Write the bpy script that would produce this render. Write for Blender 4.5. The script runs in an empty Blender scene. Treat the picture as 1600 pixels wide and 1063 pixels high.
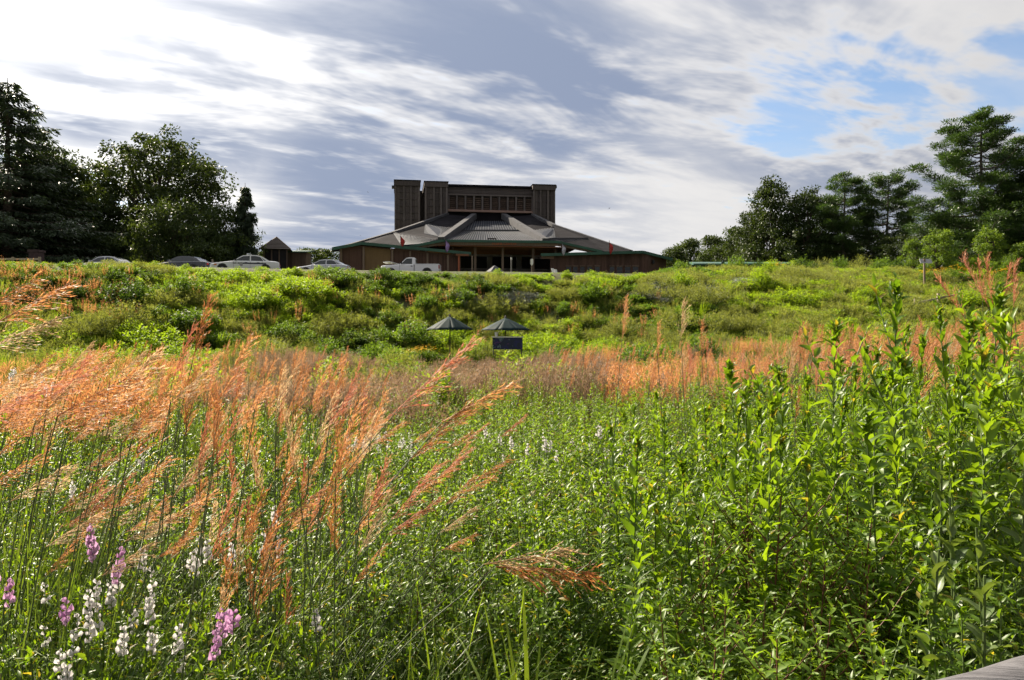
import bpy, bmesh, math, random
import numpy as np
from mathutils import Vector, Matrix, Euler

R = math.radians
rng = np.random.default_rng(7)
random.seed(7)
sc = bpy.context.scene
C = sc.collection

# ------------------------------------------------------------------ camera
EYE = 2.0                       # eye height above the meadow floor (standing on a low deck)
FPX = 1200.0                    # focal length in photo pixels (27 mm lens)
HOR = 515.0                     # the photo row of the horizon
cam_d = bpy.data.cameras.new('camera')
cam_d.sensor_width = 36.0
cam_d.lens = 27.0
cam_d.shift_y = -(531.5 - HOR) / 1600.0
cam_d.clip_start = 0.05
cam_d.clip_end = 4000.0
cam = bpy.data.objects.new('camera', cam_d)
C.objects.link(cam)
cam.location = (0, 0, EYE)
cam.rotation_euler = (R(90), 0, 0)
sc.camera = cam

# ------------------------------------------------------------------ exposure
sc.view_settings.view_transform = 'Standard'
sc.view_settings.look = 'None'
sc.view_settings.gamma = 1.0
sc.view_settings.exposure = 1.5
sc.cycles.max_bounces = 4
sc.cycles.transparent_max_bounces = 4
sc.cycles.diffuse_bounces = 2
sc.cycles.glossy_bounces = 2
sc.cycles.transmission_bounces = 3
sc.cycles.use_adaptive_sampling = True
sc.cycles.adaptive_threshold = 0.05
sc.cycles.use_denoising = True
sc.cycles.sample_clamp_indirect = 6.0

# ------------------------------------------------------------------ sun
SUN_AZ, SUN_EL = -42.0, 37.0            # degrees: azimuth from +Y (negative = left of the view), elevation
SUN = Vector((math.sin(R(SUN_AZ)) * math.cos(R(SUN_EL)), math.cos(R(SUN_AZ)) * math.cos(R(SUN_EL)), math.sin(R(SUN_EL))))
sun_d = bpy.data.lights.new('sun', 'SUN')
sun_d.energy = 5.0
sun_d.angle = R(0.6)
sun_d.color = (1.0, 0.88, 0.70)
sun_o = bpy.data.objects.new('sun', sun_d)
C.objects.link(sun_o)
sun_o.location = SUN * 300
sun_o.rotation_euler = SUN.to_track_quat('Z', 'Y').to_euler()

# ------------------------------------------------------------------ node helper
class NT:
    def __init__(s, tree):
        s.t = tree
        s.n = tree.nodes
        s.l = tree.links
    def node(s, typ, **kw):
        n = s.n.new(typ)
        for k, v in kw.items():
            setattr(n, k, v)
        return n
    def put(s, sock, v):
        if isinstance(v, bpy.types.NodeSocket):
            s.l.new(v, sock)
        elif v is not None:
            sock.default_value = v
    def m(s, op, a, b=None, c=None, clamp=False):
        n = s.node('ShaderNodeMath', operation=op, use_clamp=clamp)
        s.put(n.inputs[0], a)
        if b is not None: s.put(n.inputs[1], b)
        if c is not None: s.put(n.inputs[2], c)
        return n.outputs[0]
    def vm(s, op, a, b=None):
        n = s.node('ShaderNodeVectorMath', operation=op)
        s.put(n.inputs[0], a)
        if b is not None: s.put(n.inputs[1], b)
        return n.outputs['Value'] if op in ('DOT_PRODUCT', 'LENGTH', 'DISTANCE') else n.outputs[0]
    def mix(s, f, a, b, blend='MIX'):
        n = s.node('ShaderNodeMix', data_type='RGBA', blend_type=blend)
        s.put(n.inputs[0], f)
        s.put(n.inputs[6], a if not isinstance(a, tuple) else (*a[:3], 1))
        s.put(n.inputs[7], b if not isinstance(b, tuple) else (*b[:3], 1))
        return n.outputs[2]
    def noise(s, vec, scale, detail=4, rough=.55, dist=0.0, dim='3D'):
        n = s.node('ShaderNodeTexNoise', noise_dimensions=dim)
        if vec is not None: s.put(n.inputs['Vector'], vec)
        n.inputs['Scale'].default_value = scale
        n.inputs['Detail'].default_value = detail
        n.inputs['Roughness'].default_value = rough
        n.inputs['Distortion'].default_value = dist
        return n.outputs[0]
    def ramp(s, f, lo, hi, a=0.0, b=1.0, smooth=True):
        n = s.node('ShaderNodeMapRange', interpolation_type='SMOOTHSTEP' if smooth else 'LINEAR')
        s.put(n.inputs[0], f)
        n.inputs[1].default_value = lo; n.inputs[2].default_value = hi
        n.inputs[3].default_value = a; n.inputs[4].default_value = b
        return n.outputs[0]
    def comb(s, x, y, z):
        n = s.node('ShaderNodeCombineXYZ')
        s.put(n.inputs[0], x); s.put(n.inputs[1], y); s.put(n.inputs[2], z)
        return n.outputs[0]
    def sep(s, v):
        n = s.node('ShaderNodeSeparateXYZ')
        s.put(n.inputs[0], v)
        return n.outputs

# ------------------------------------------------------------------ sky: Nishita seen through broken streaky cloud
world = bpy.data.worlds.new('World')
sc.world = world
world.use_nodes = True
w = NT(world.node_tree)
w.n.clear()
wout = w.node('ShaderNodeOutputWorld')
bg = w.node('ShaderNodeBackground')
w.l.new(bg.outputs[0], wout.inputs[0])
sky = w.node('ShaderNodeTexSky')
sky.sky_type = 'NISHITA'
sky.sun_disc = False
sky.sun_elevation = R(SUN_EL)
sky.sun_rotation = R(SUN_AZ % 360)
sky.air_density = 1.0
sky.dust_density = 1.2
sky.ozone_density = 1.6
bg.inputs[1].default_value = 0.1
world.cycles.sampling_method = 'MANUAL'
world.cycles.sample_map_resolution = 512
D = w.node('ShaderNodeTexCoord').outputs['Generated']
D = w.vm('NORMALIZE', D)
dx, dy, dz = w.sep(D)
den = w.m('ADD', w.m('MAXIMUM', dz, 0.0), 0.10)
u = w.m('DIVIDE', dx, den)
v = w.m('DIVIDE', dy, den)
# cloud sheets drawn out along a wind running from the upper left to the lower right of the view
ca, sa = math.cos(R(-32)), math.sin(R(-32))
uu = w.m('ADD', w.m('MULTIPLY', u, ca), w.m('MULTIPLY', v, -sa))
vv = w.m('ADD', w.m('MULTIPLY', u, sa), w.m('MULTIPLY', v, ca))
uv1 = w.comb(w.m('MULTIPLY', uu, 0.26), vv, 0.0)
uv2 = w.comb(w.m('MULTIPLY', uu, .55), vv, 3.7)
n_big = w.noise(w.vm('ADD', uv1, (4.3, 1.9, 0.0)), 0.62, 2, .5, .4)
n_mid = w.noise(uv1, 1.5, 4, .55, .6)
n_pat = w.noise(w.vm('ADD', uv2, (1.3, 7.7, 0)), 2.6, 5, .6, .5)
n_fin = w.noise(uv2, 7.0, 3, .6, .0)
def lobe(px, py, k):
    d = Vector(((px - 800) / FPX, 1, (HOR - py) / FPX)).normalized()
    return w.m('POWER', w.m('MAXIMUM', w.vm('DOT_PRODUCT', D, tuple(d)), 0.0), k)
gap = w.m('MAXIMUM', w.m('MAXIMUM', lobe(1400, 190, 420), w.m('MULTIPLY', lobe(1590, 150, 400), 1.0)), w.m('MULTIPLY', lobe(1240, 215, 520), .9))
# cover: 1 cloud, 0 open sky
cov = w.m('ADD', w.m('ADD', w.m('MULTIPLY', n_mid, .60), w.m('MULTIPLY', n_pat, .85)), w.m('MULTIPLY', w.m('SUBTRACT', n_fin, .5), .55))
cov = w.m('SUBTRACT', cov, .07)
cov = w.m('SUBTRACT', cov, w.m('MULTIPLY', gap, .33))
edge = w.ramp(cov, .40, .72)                              # thin ragged rims stay white
cov = w.ramp(cov, .34, .54)
# thickness: thick sheets are grey-blue, thin ones white
bank = w.m('MAXIMUM', w.m('MAXIMUM', lobe(800, 150, 60), w.m('MULTIPLY', lobe(620, 270, 130), .8)), w.m('MULTIPLY', lobe(1250, 30, 60), .75))
thick = w.m('ADD', w.m('MULTIPLY', n_big, .66), w.m('MULTIPLY', n_mid, .40))
thick = w.m('ADD', thick, w.m('MULTIPLY', w.m('SUBTRACT', n_pat, .5), .30))
thick = w.m('ADD', thick, w.m('MULTIPLY', w.m('SUBTRACT', n_fin, .5), .10))
thick = w.m('ADD', thick, w.m('MULTIPLY', bank, .20))
streak = w.m('MAXIMUM', lobe(330, 235, 300), w.m('MAXIMUM', lobe(130, 190, 600), lobe(500, 300, 160)))
thick = w.m('ADD', thick, w.m('MULTIPLY', streak, .16))
thick = w.m('SUBTRACT', thick, w.m('MULTIPLY', lobe(1150, 330, 160), .08))
thick = w.m('MULTIPLY', w.ramp(thick, .40, .78), edge)
cosS = w.m('MAXIMUM', w.vm('DOT_PRODUCT', D, tuple(SUN)), 0.0)
g1 = w.m('POWER', cosS, 13.0)
g2 = w.m('POWER', cosS, 5.0)
CL_W, CL_G = (3.05, 3.0, 2.98), (1.05, 1.27, 1.78)
ccol = w.mix(thick, CL_W, CL_G)
face = w.ramp(w.vm('DOT_PRODUCT', D, tuple(SUN)), -.3, .7, .42, 1.0)   # cloud turned away from the sun is dimmer
ccol = w.mix(1.0, ccol, w.comb(face, face, face), 'MULTIPLY')
glow = w.m('ADD', w.m('MULTIPLY', g1, 7.5), w.m('MULTIPLY', g2, .45))
glow = w.m('MULTIPLY', glow, w.m('SUBTRACT', 1.0, w.m('MULTIPLY', thick, .82)))
gl = w.vm('MULTIPLY', w.comb(glow, glow, glow), (1.0, .98, .93))
ccol = w.mix(1.0, ccol, gl, 'ADD')
skyc = w.mix(1.0, sky.outputs[0], (0.50, 0.54, 0.58), 'MULTIPLY')
skyc = w.mix(w.ramp(n_pat, .35, .7, .08, .45), skyc, (2.3, 2.5, 2.85))       # thin veil
full = w.mix(cov, skyc, ccol)
w.l.new(full, bg.inputs[0])

# ------------------------------------------------------------------ materials
MATS = {}
def newmat(name):
    m = bpy.data.materials.new(name)
    m.use_nodes = True
    t = NT(m.node_tree)
    t.n.clear()
    out = t.node('ShaderNodeOutputMaterial')
    MATS[name] = m
    return m, t, out
def principled(t, col, rough=.6, spec=.4, metal=0.0):
    p = t.node('ShaderNodeBsdfPrincipled')
    t.put(p.inputs['Base Color'], (*col, 1) if isinstance(col, tuple) else col)
    t.put(p.inputs['Roughness'], rough)
    p.inputs['Specular IOR Level'].default_value = spec
    p.inputs['Metallic'].default_value = metal
    return p
def simple(name, col, rough=.6, spec=.4, metal=0.0, var=.15, scale=3.0, bump=0.0, coat=0.0):
    m, t, out = newmat(name)
    tc = t.node('ShaderNodeTexCoord').outputs['Object']
    n = t.noise(tc, scale, 5, .6)
    c = t.mix(t.ramp(n, .3, .7), tuple(x * (1 - var) for x in col), tuple(min(1, x * (1 + var)) for x in col))
    p = principled(t, c, rough, spec, metal)
    if coat:
        p.inputs['Coat Weight'].default_value = coat
        p.inputs['Coat Roughness'].default_value = .05
    if bump:
        b = t.node('ShaderNodeBump')
        b.inputs['Strength'].default_value = bump
        b.inputs['Distance'].default_value = .02
        t.l.new(t.noise(tc, scale * 4, 5, .6), b.inputs['Height'])
        t.l.new(b.outputs[0], p.inputs['Normal'])
    t.l.new(p.outputs[0], out.inputs[0])
    return m
def leafmat(name, a, b, tr=.38, tcol=None, rough=.42, spec=.45, hue=.25, old=None):
    """leaf: a..b by the leaf's own tint, some light coming through"""
    m, t, out = newmat(name)
    at = t.node('ShaderNodeAttribute', attribute_name='tint')
    oi = t.node('ShaderNodeObjectInfo')
    f = t.m('ADD', at.outputs['Fac'], t.m('MULTIPLY', t.m('SUBTRACT', oi.outputs['Random'], .5), hue), clamp=True)
    c = t.mix(f, a, b)
    if old:                                              # a few yellowed or withered leaves
        c = t.mix(t.ramp(at.outputs['Fac'], .78, .86), c, old)
    p = principled(t, c, rough, spec)
    tb = t.node('ShaderNodeBsdfTranslucent')
    k = tcol or (1.9, 1.75, .8)
    tc = t.mix(1.0, c, k, 'MULTIPLY')
    t.l.new(tc, tb.inputs[0])
    ms = t.node('ShaderNodeMixShader')
    ms.inputs[0].default_value = tr
    t.l.new(p.outputs[0], ms.inputs[1]); t.l.new(tb.outputs[0], ms.inputs[2])
    t.l.new(ms.outputs[0], out.inputs[0])
    return m
# foliage
leafmat('stalk_leaf', (.056, .118, .012), (.150, .235, .021), .48, (2.0, 1.85, .5), .42, .36, .55, (.24, .20, .045))
leafmat('broad_leaf', (.055, .100, .028), (.120, .165, .045), .34, (1.9, 1.8, .7), .42, .4, .4, (.26, .22, .07))
leafmat('wing_leaf', (.078, .150, .016), (.170, .260, .028), .48, (2.0, 1.9, .55), .45, .34)
leafmat('grass_blade', (.034, .070, .014), (.100, .150, .028), .38, (2.0, 1.8, .7), .45, .35)
leafmat('plume', (.32, .130, .048), (.62, .36, .165), .50, (1.28, 1.08, .88), .5, .4, .8)
leafmat('plume_tan', (.36, .24, .13), (.66, .50, .32), .48, (1.2, 1.1, .95), .55, .35, .7)
leafmat('plume_pink', (.42, .14, .075), (.60, .32, .19), .45, (1.25, 1.05, 1.0), .55, .35, .5)
leafmat('tawny', (.150, .105, .068), (.33, .235, .155), .40, (1.2, 1.08, .95), .6, .3, .9)
leafmat('blade_bright', (.085, .150, .018), (.160, .235, .030), .5, (2.0, 1.8, .6), .45, .35)
leafmat('petal_pink', (.52, .27, .48), (.68, .48, .64), .35, (1.1, 1.0, 1.1), .5, .3)
leafmat('petal_white', (.55, .53, .52), (.72, .69, .68), .40, (1.05, 1.05, 1.05), .5, .3)
leafmat('petal_yellow', (.65, .36, .02), (.80, .52, .04), .35, (1.2, 1.1, .8), .5, .3)
leafmat('shrub_bright', (.110, .190, .016), (.220, .310, .030), .48, (1.9, 1.8, .6), .55, .2)
leafmat('shrub_mid', (.050, .100, .020), (.115, .185, .030), .45, (2.0, 1.9, .6), .55, .2)
leafmat('shrub_olive', (.110, .140, .040), (.220, .250, .075), .45, (1.7, 1.6, .7), .6, .2)
leafmat('shrub_dark', (.030, .065, .018), (.080, .130, .028), .40, (1.9, 1.8, .6), .6, .12)
leafmat('silver_leaf', (.20, .22, .18), (.34, .36, .31), .25, (1.1, 1.1, 1.0), .6, .3)
leafmat('oak_leaf', (.024, .042, .014), (.050, .074, .022), .22, (1.9, 1.8, .6), .55, .18)
leafmat('maple_leaf', (.030, .052, .017), (.062, .090, .026), .24, (1.9, 1.8, .6), .55, .18)
leafmat('sun_leaf', (.065, .115, .020), (.125, .190, .032), .40, (1.9, 1.8, .6), .55, .18)
leafmat('needle', (.024, .042, .024), (.058, .088, .042), .22, (1.8, 1.8, .8), .5, .35)
leafmat('pine_needle', (.025, .052, .018), (.060, .105, .030), .28, (1.8, 1.8, .7), .45, .4)
simple('stem_green', (.085, .125, .035), .5, .4, var=.3, scale=20)
simple('stem_red', (.14, .055, .035), .55, .35, var=.3, scale=20)
simple('culm', (.075, .10, .040), .5, .4, var=.45, scale=9)
simple('bark', (.075, .058, .045), .9, .2, var=.4, scale=6, bump=.6)
simple('grey_bark', (.115, .10, .085), .9, .2, var=.4, scale=6, bump=.6)
# built things
def wood(name, col, rough=.8, axis=2, grain=9.0, var=.35, spec=.25):
    m, t, out = newmat(name)
    tc = t.node('ShaderNodeTexCoord').outputs['Object']
    s = [grain] * 3
    s[axis] = grain * .06
    vec = t.vm('MULTIPLY', tc, tuple(s))
    n = t.noise(vec, 1.0, 6, .65, .8)
    n2 = t.noise(tc, .35, 4, .6)
    oi = t.node('ShaderNodeObjectInfo')
    f = t.m('ADD', t.m('MULTIPLY', n, .55), t.m('ADD', t.m('MULTIPLY', n2, .35), t.m('MULTIPLY', oi.outputs['Random'], .25)))
    c = t.mix(t.ramp(f, .3, .8), tuple(x * (1 - var) for x in col), tuple(min(1, x * (1 + var)) for x in col))
    p = principled(t, c, rough, spec)
    b = t.node('ShaderNodeBump')
    b.inputs['Strength'].default_value = .5
    b.inputs['Distance'].default_value = .01
    t.l.new(n, b.inputs['Height'])
    t.l.new(b.outputs[0], p.inputs['Normal'])
    t.l.new(p.outputs[0], out.inputs[0])
    return m
wood('tower_board', (.094, .078, .074))
wood('tower_batten', (.135, .114, .108))
wood('louvre_board', (.090, .062, .048), axis=0)
wood('beam_pale', (.26, .17, .14), axis=0)
wood('wing_board', (.100, .058, .046))
wood('wing_lit_tan', (.160, .104, .052))
wood('soffit', (.235, .105, .060), axis=0)
wood('post_wood', (.19, .14, .11))
wood('post_orange', (.42, .13, .07))
wood('rail_grey', (.088, .086, .092), .9, 0, 110.0, .75, .04)
wood('fence_wood', (.30, .25, .19), axis=0)
wood('kiosk_wood', (.12, .085, .065))
wood('shingle', (.135, .115, .105), axis=2)
simple('roof_metal', (.024, .029, .043), .75, .05, .0, .25, .4)
simple('roof_rib', (.055, .058, .068), .6, .25, .0, .15, .4)  # seams coloured brighter than the sheet to carry the metal's shine
simple('roof_edge', (.088, .088, .095), .75, .06, .0, .15, .5)
simple('roof_dark', (.018, .017, .020), .85, .03, .0, .3, .4)
simple('green_fascia', (.035, .105, .075), .5, .45, var=.2, scale=.6)
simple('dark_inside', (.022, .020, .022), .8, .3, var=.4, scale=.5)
simple('grey_panel', (.23, .22, .22), .7, .3, var=.2, scale=.8)
simple('pale_beam', (.48, .48, .50), .6, .3, var=.12, scale=.8)
simple('stone_wall', (.20, .185, .175), .9, .2, var=.4, scale=1.6, bump=.5)
simple('letter_orange', (.55, .16, .07), .6, .3, var=.25, scale=4)
simple('glass_dark', (.030, .034, .038), .06, .6, var=.3, scale=.6)
simple('car_glass', (.035, .042, .048), .05, .7, var=.2, scale=.6)
simple('paint_white', (.74, .75, .76), .28, .5, var=.03, scale=1, coat=.6)
simple('paint_silver', (.52, .53, .55), .25, .5, .55, .04, 1, coat=.6)
simple('paint_grey', (.060, .062, .075), .25, .5, .3, .08, 1, coat=.7)
simple('stripe_navy', (.018, .022, .060), .35, .5, var=.1)
simple('tyre', (.020, .020, .020), .85, .3, var=.2)
simple('rim', (.42, .42, .43), .35, .5, .8, .1)
simple('black_trim', (.016, .016, .017), .45, .5, var=.2)
simple('lamp_clear', (.62, .64, .66), .12, .6, var=.05)
simple('lamp_amber', (.62, .20, .03), .25, .5, var=.05)
simple('lamp_red', (.36, .02, .02), .25, .5, var=.05)
simple('lightbar', (.50, .54, .60), .15, .6, var=.1)
simple('canopy_cloth', (.010, .024, .026), .65, .06, var=.12, scale=2)
simple('pole_dark', (.045, .035, .028), .5, .4, var=.2)
simple('white_board', (.72, .72, .70), .6, .35, var=.06, scale=2)
simple('sign_grey', (.36, .36, .38), .5, .4, var=.1, scale=3)
simple('brown_board', (.18, .10, .085), .7, .3, var=.2, scale=2)
simple('teal_glass', (.22, .36, .34), .15, .6, var=.2, scale=1)
simple('bin_green', (.010, .045, .032), .5, .45, var=.2, scale=2)
simple('tent_grey', (.12, .12, .13), .8, .1, var=.15, scale=2)
simple('pier_brown', (.075, .052, .050), .85, .15, var=.25, scale=3)
simple('flag_red', (.45, .05, .05), .7, .2, var=.2, scale=2)
simple('flag_purple', (.34, .23, .50), .7, .2, var=.3, scale=3)
simple('flag_white', (.52, .50, .60), .7, .2, var=.3, scale=3)
simple('asphalt', (.060, .058, .057), .9, .25, var=.25, scale=1.2, bump=.3)
simple('bird_black', (.020, .020, .022), .7, .3)
simple('cup_white', (.75, .73, .68), .5, .4)
# the mural front of the table
m, t, out = newmat('mural_blue')
tc = t.node('ShaderNodeTexCoord').outputs['Object']
n = t.noise(tc, 2.6, 2, .45, 1.6)
c = t.mix(t.ramp(n, .38, .56), (.012, .017, .105), (.010, .020, .050))
c = t.mix(t.ramp(n, .61, .66), c, (.10, .16, .20))
c = t.mix(t.ramp(t.noise(tc, 3.1, 2, .5, 1.0), .60, .66), c, (.075, .030, .120))
p = principled(t, c, .45, .45)
t.l.new(p.outputs[0], out.inputs[0])
# ground: soil, moss and short grass
m, t, out = newmat('ground_soil')
tc = t.node('ShaderNodeTexCoord').outputs['Object']
n = t.noise(tc, .5, 8, .65)
n2 = t.noise(tc, 9.0, 6, .65)
c = t.mix(t.ramp(n, .35, .65), (.050, .042, .024), (.060, .085, .022))
c = t.mix(t.ramp(n2, .3, .75), c, (.095, .105, .040))
p = principled(t, c, .95, .15)
b = t.node('ShaderNodeBump'); b.inputs['Strength'].default_value = .9; b.inputs['Distance'].default_value = .06
t.l.new(n2, b.inputs['Height']); t.l.new(b.outputs[0], p.inputs['Normal'])
t.l.new(p.outputs[0], out.inputs[0])

# ------------------------------------------------------------------ object helpers
def tag(o, label=None, cat=None, group=None, kind=None):
    if label: o['label'] = label
    if cat: o['category'] = cat
    if group: o['group'] = group
    if kind: o['kind'] = kind
    return o
def empty(name, loc=(0, 0, 0), rz=0.0):
    o = bpy.data.objects.new(name, None)
    C.objects.link(o)
    o.location = loc
    o.rotation_euler = (0, 0, rz)
    o.empty_display_size = .2
    return o
def at(px, py, Y):
    """the point at depth Y that the photo shows at column px, row py"""
    return Vector(((px - 800) / FPX * Y, Y, EYE + (HOR - py) / FPX * Y))

class MB:
    """collects polygons, boxes, tubes; build() links them as one mesh object"""
    def __init__(s):
        s.v, s.f, s.mi, s.sm = [], [], [], []
    def poly(s, pts, mi=0, smooth=False):
        b = len(s.v)
        s.v += [tuple(p) for p in pts]
        s.f.append(tuple(range(b, b + len(pts)))); s.mi.append(mi); s.sm.append(smooth)
        return s
    def faces(s, pts, fs, mi=0, smooth=False):
        b = len(s.v)
        s.v += [tuple(p) for p in pts]
        for f in fs:
            s.f.append(tuple(b + i for i in f)); s.mi.append(mi); s.sm.append(smooth)
        return s
    def box(s, a, b, mi=0):
        (x0, y0, z0), (x1, y1, z1) = a, b
        x0, x1 = min(x0, x1), max(x0, x1); y0, y1 = min(y0, y1), max(y0, y1); z0, z1 = min(z0, z1), max(z0, z1)
        return s.faces([(x0, y0, z0), (x1, y0, z0), (x1, y1, z0), (x0, y1, z0), (x0, y0, z1), (x1, y0, z1), (x1, y1, z1), (x0, y1, z1)],
                       [(0, 3, 2, 1), (4, 5, 6, 7), (0, 1, 5, 4), (1, 2, 6, 5), (2, 3, 7, 6), (3, 0, 4, 7)], mi)
    def bar(s, p, q, w, h, up=(0, 0, 1), mi=0):
        """a rectangular bar from p to q, w wide, h high (along up)"""
        p, q = Vector(p), Vector(q)
        d = (q - p).normalized()
        r = d.cross(Vector(up))
        r = r.normalized() if r.length > 1e-6 else Vector((1, 0, 0))
        n = r.cross(d).normalized()
        r *= w / 2; n *= h / 2
        ring = lambda c: [c - r - n, c + r - n, c + r + n, c - r + n]
        return s.faces(ring(p) + ring(q), [(0, 1, 2, 3), (7, 6, 5, 4), (0, 4, 5, 1), (1, 5, 6, 2), (2, 6, 7, 3), (3, 7, 4, 0)], mi)
    def tube(s, pts, rad, n=6, mi=0, cap=True):
        pts = [Vector(p) for p in pts]
        rings = []
        for i, p in enumerate(pts):
            d = (pts[min(i + 1, len(pts) - 1)] - pts[max(i - 1, 0)])
            d = d.normalized() if d.length > 1e-9 else Vector((0, 0, 1))
            a = d.cross(Vector((0, 1, 0)) if abs(d.y) < .9 else Vector((1, 0, 0))).normalized()
            b = d.cross(a)
            r = rad[i] if isinstance(rad, (list, tuple)) else rad
            rings.append([p + (a * math.cos(k * 2 * math.pi / n) + b * math.sin(k * 2 * math.pi / n)) * r for k in range(n)])
        base = [q for r_ in rings for q in r_]
        fs = []
        for i in range(len(pts) - 1):
            for k in range(n):
                k2 = (k + 1) % n
                fs.append((i * n + k, i * n + k2, (i + 1) * n + k2, (i + 1) * n + k))
        s.faces(base, fs, mi, True)
        if cap:
            s.poly(rings[0], mi); s.poly(list(reversed(rings[-1])), mi)
        return s
    def slab(s, pts, off, mi=0):
        """a polygon thickened by the vector off"""
        n = len(pts)
        P = [Vector(p) for p in pts]
        Q = [p + Vector(off) for p in P]
        fs = [tuple(range(n)), tuple(range(2 * n - 1, n - 1, -1))]
        for i in range(n):
            j = (i + 1) % n
            fs.append((j, i, n + i, n + j))
        return s.faces(P + Q, fs, mi)
    def mesh(s, name, mats):
        me = bpy.data.meshes.new(name)
        me.from_pydata(s.v, [], s.f)
        for m_ in (mats if isinstance(mats, (list, tuple)) else [mats]):
            me.materials.append(MATS[m_])
        me.polygons.foreach_set('material_index', s.mi)
        me.polygons.foreach_set('use_smooth', s.sm)
        bm = bmesh.new(); bm.from_mesh(me)
        bmesh.ops.recalc_face_normals(bm, faces=bm.faces)
        bm.to_mesh(me); bm.free()
        me.update()
        return me
    def build(s, name, mats, parent=None):
        o = bpy.data.objects.new(name, s.mesh(name, mats))
        C.objects.link(o)
        if parent is not None: o.parent = parent
        return o
def link(name, mesh, parent=None, loc=None, rot=None, scale=None):
    o = bpy.data.objects.new(name, mesh)
    C.objects.link(o)
    if parent is not None: o.parent = parent
    if loc is not None: o.location = loc
    if rot is not None: o.rotation_euler = rot
    if scale is not None: o.scale = scale if hasattr(scale, '__len__') else (scale,) * 3
    return o

# ------------------------------------------------------------------ foliage meshes in numpy
class NP:
    """many small pieces -> one mesh with a per-piece tint"""
    def __init__(s):
        s.V, s.F, s.M, s.T, s.n = [], [], [], [], 0
    def add(s, V, F, tint, mi=0):
        """V (n,k,3) pieces of k points, F faces of one piece (all quads: repeat last index for a triangle)"""
        n, k, _ = V.shape
        s.V.append(V.reshape(-1, 3))
        off = (np.arange(n) * k)[:, None, None] + s.n
        for f in F:
            s.F.append((np.array(f)[None, None, :] + off).reshape(-1, len(f)))
            s.M.append(np.full(n, mi))
        s.T.append(np.repeat(tint, k))
        s.n += n * k
        return s
    def tube(s, pts, r0, r1, tint=.5, mi=0, n=4):
        P = np.asarray(pts, float)
        k = len(P)
        d = np.gradient(P, axis=0)
        d /= np.linalg.norm(d, axis=1)[:, None] + 1e-9
        ref = np.array([0, 1., 0]) if abs(d[0, 1]) < .9 else np.array([1., 0, 0])
        a = np.cross(d, ref); a /= np.linalg.norm(a, axis=1)[:, None] + 1e-9
        b = np.cross(d, a)
        rr = np.linspace(r0, r1, k)[:, None]
        ang = np.arange(n) * 2 * np.pi / n
        V = np.concatenate([(P + (a * np.cos(t) + b * np.sin(t)) * rr)[:, None, :] for t in ang], 1).reshape(-1, 3)
        F = []
        for i in range(k - 1):
            for j in range(n):
                j2 = (j + 1) % n
                F.append((i * n + j, i * n + j2, (i + 1) * n + j2, (i + 1) * n + j))
        s.V.append(V)
        s.F.append(np.array(F) + s.n); s.M.append(np.full(len(F), mi))
        s.T.append(np.full(len(V), tint)); s.n += len(V)
        return s
    def mesh(s, name, mats, smooth=False):
        V = np.concatenate(s.V).astype(np.float32)
        me = bpy.data.meshes.new(name)
        sizes = np.concatenate([np.full(len(f), f.shape[1]) for f in s.F]).astype(np.int32)
        idx = np.concatenate([f.reshape(-1) for f in s.F]).astype(np.int32)
        starts = np.concatenate([[0], np.cumsum(sizes)[:-1]]).astype(np.int32)
        me.vertices.add(len(V)); me.vertices.foreach_set('co', V.reshape(-1))
        me.loops.add(len(idx)); me.loops.foreach_set('vertex_index', idx)
        me.polygons.add(len(sizes)); me.polygons.foreach_set('loop_start', starts)
        for m_ in (mats if isinstance(mats, (list, tuple)) else [mats]):
            me.materials.append(MATS[m_])
        me.polygons.foreach_set('material_index', np.concatenate(s.M).astype(np.int32))
        if smooth: me.polygons.foreach_set('use_smooth', np.ones(len(sizes), bool))
        at_ = me.attributes.new('tint', 'FLOAT', 'POINT')
        at_.data.foreach_set('value', np.concatenate(s.T).astype(np.float32))
        me.update(calc_edges=True)
        me.validate()
        return me
def unit(a):
    return a / (np.linalg.norm(a, axis=-1, keepdims=True) + 1e-9)
def rdir(n, g=None):
    return unit((g or rng).normal(size=(n, 3)))
def leaves(P, Dr, Up, L, W, droop=.15, fold=.18, fine=False):
    """leaf blades growing from P along Dr; fine: folded and arched (7 points), else a bent lozenge"""
    Dr = unit(Dr)
    S = unit(np.cross(Dr, Up))
    N = unit(np.cross(S, Dr))
    L = np.asarray(L)[:, None]; W = np.asarray(W)[:, None]
    if not fine:
        mid = P + Dr * L * .45
        tip = P + Dr * L - N * L * droop
        return np.stack([P, mid + S * W * .5, tip, mid - S * W * .5], 1), [(0, 1, 2, 3)]
    m1 = P + Dr * L * .32 + N * L * .03
    m2 = P + Dr * L * .70 - N * L * droop * .45
    tip = P + Dr * L - N * L * droop
    up = N * W * fold
    return np.stack([P, m1 + S * W * .5 + up, m1, m1 - S * W * .5 + up,
                     m2 + S * W * .36 + up * .7, m2, m2 - S * W * .36 + up * .7, tip], 1), \
        [(0, 1, 2), (0, 2, 3), (1, 4, 5, 2), (2, 5, 6, 3), (4, 7, 5), (5, 7, 6)]
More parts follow.
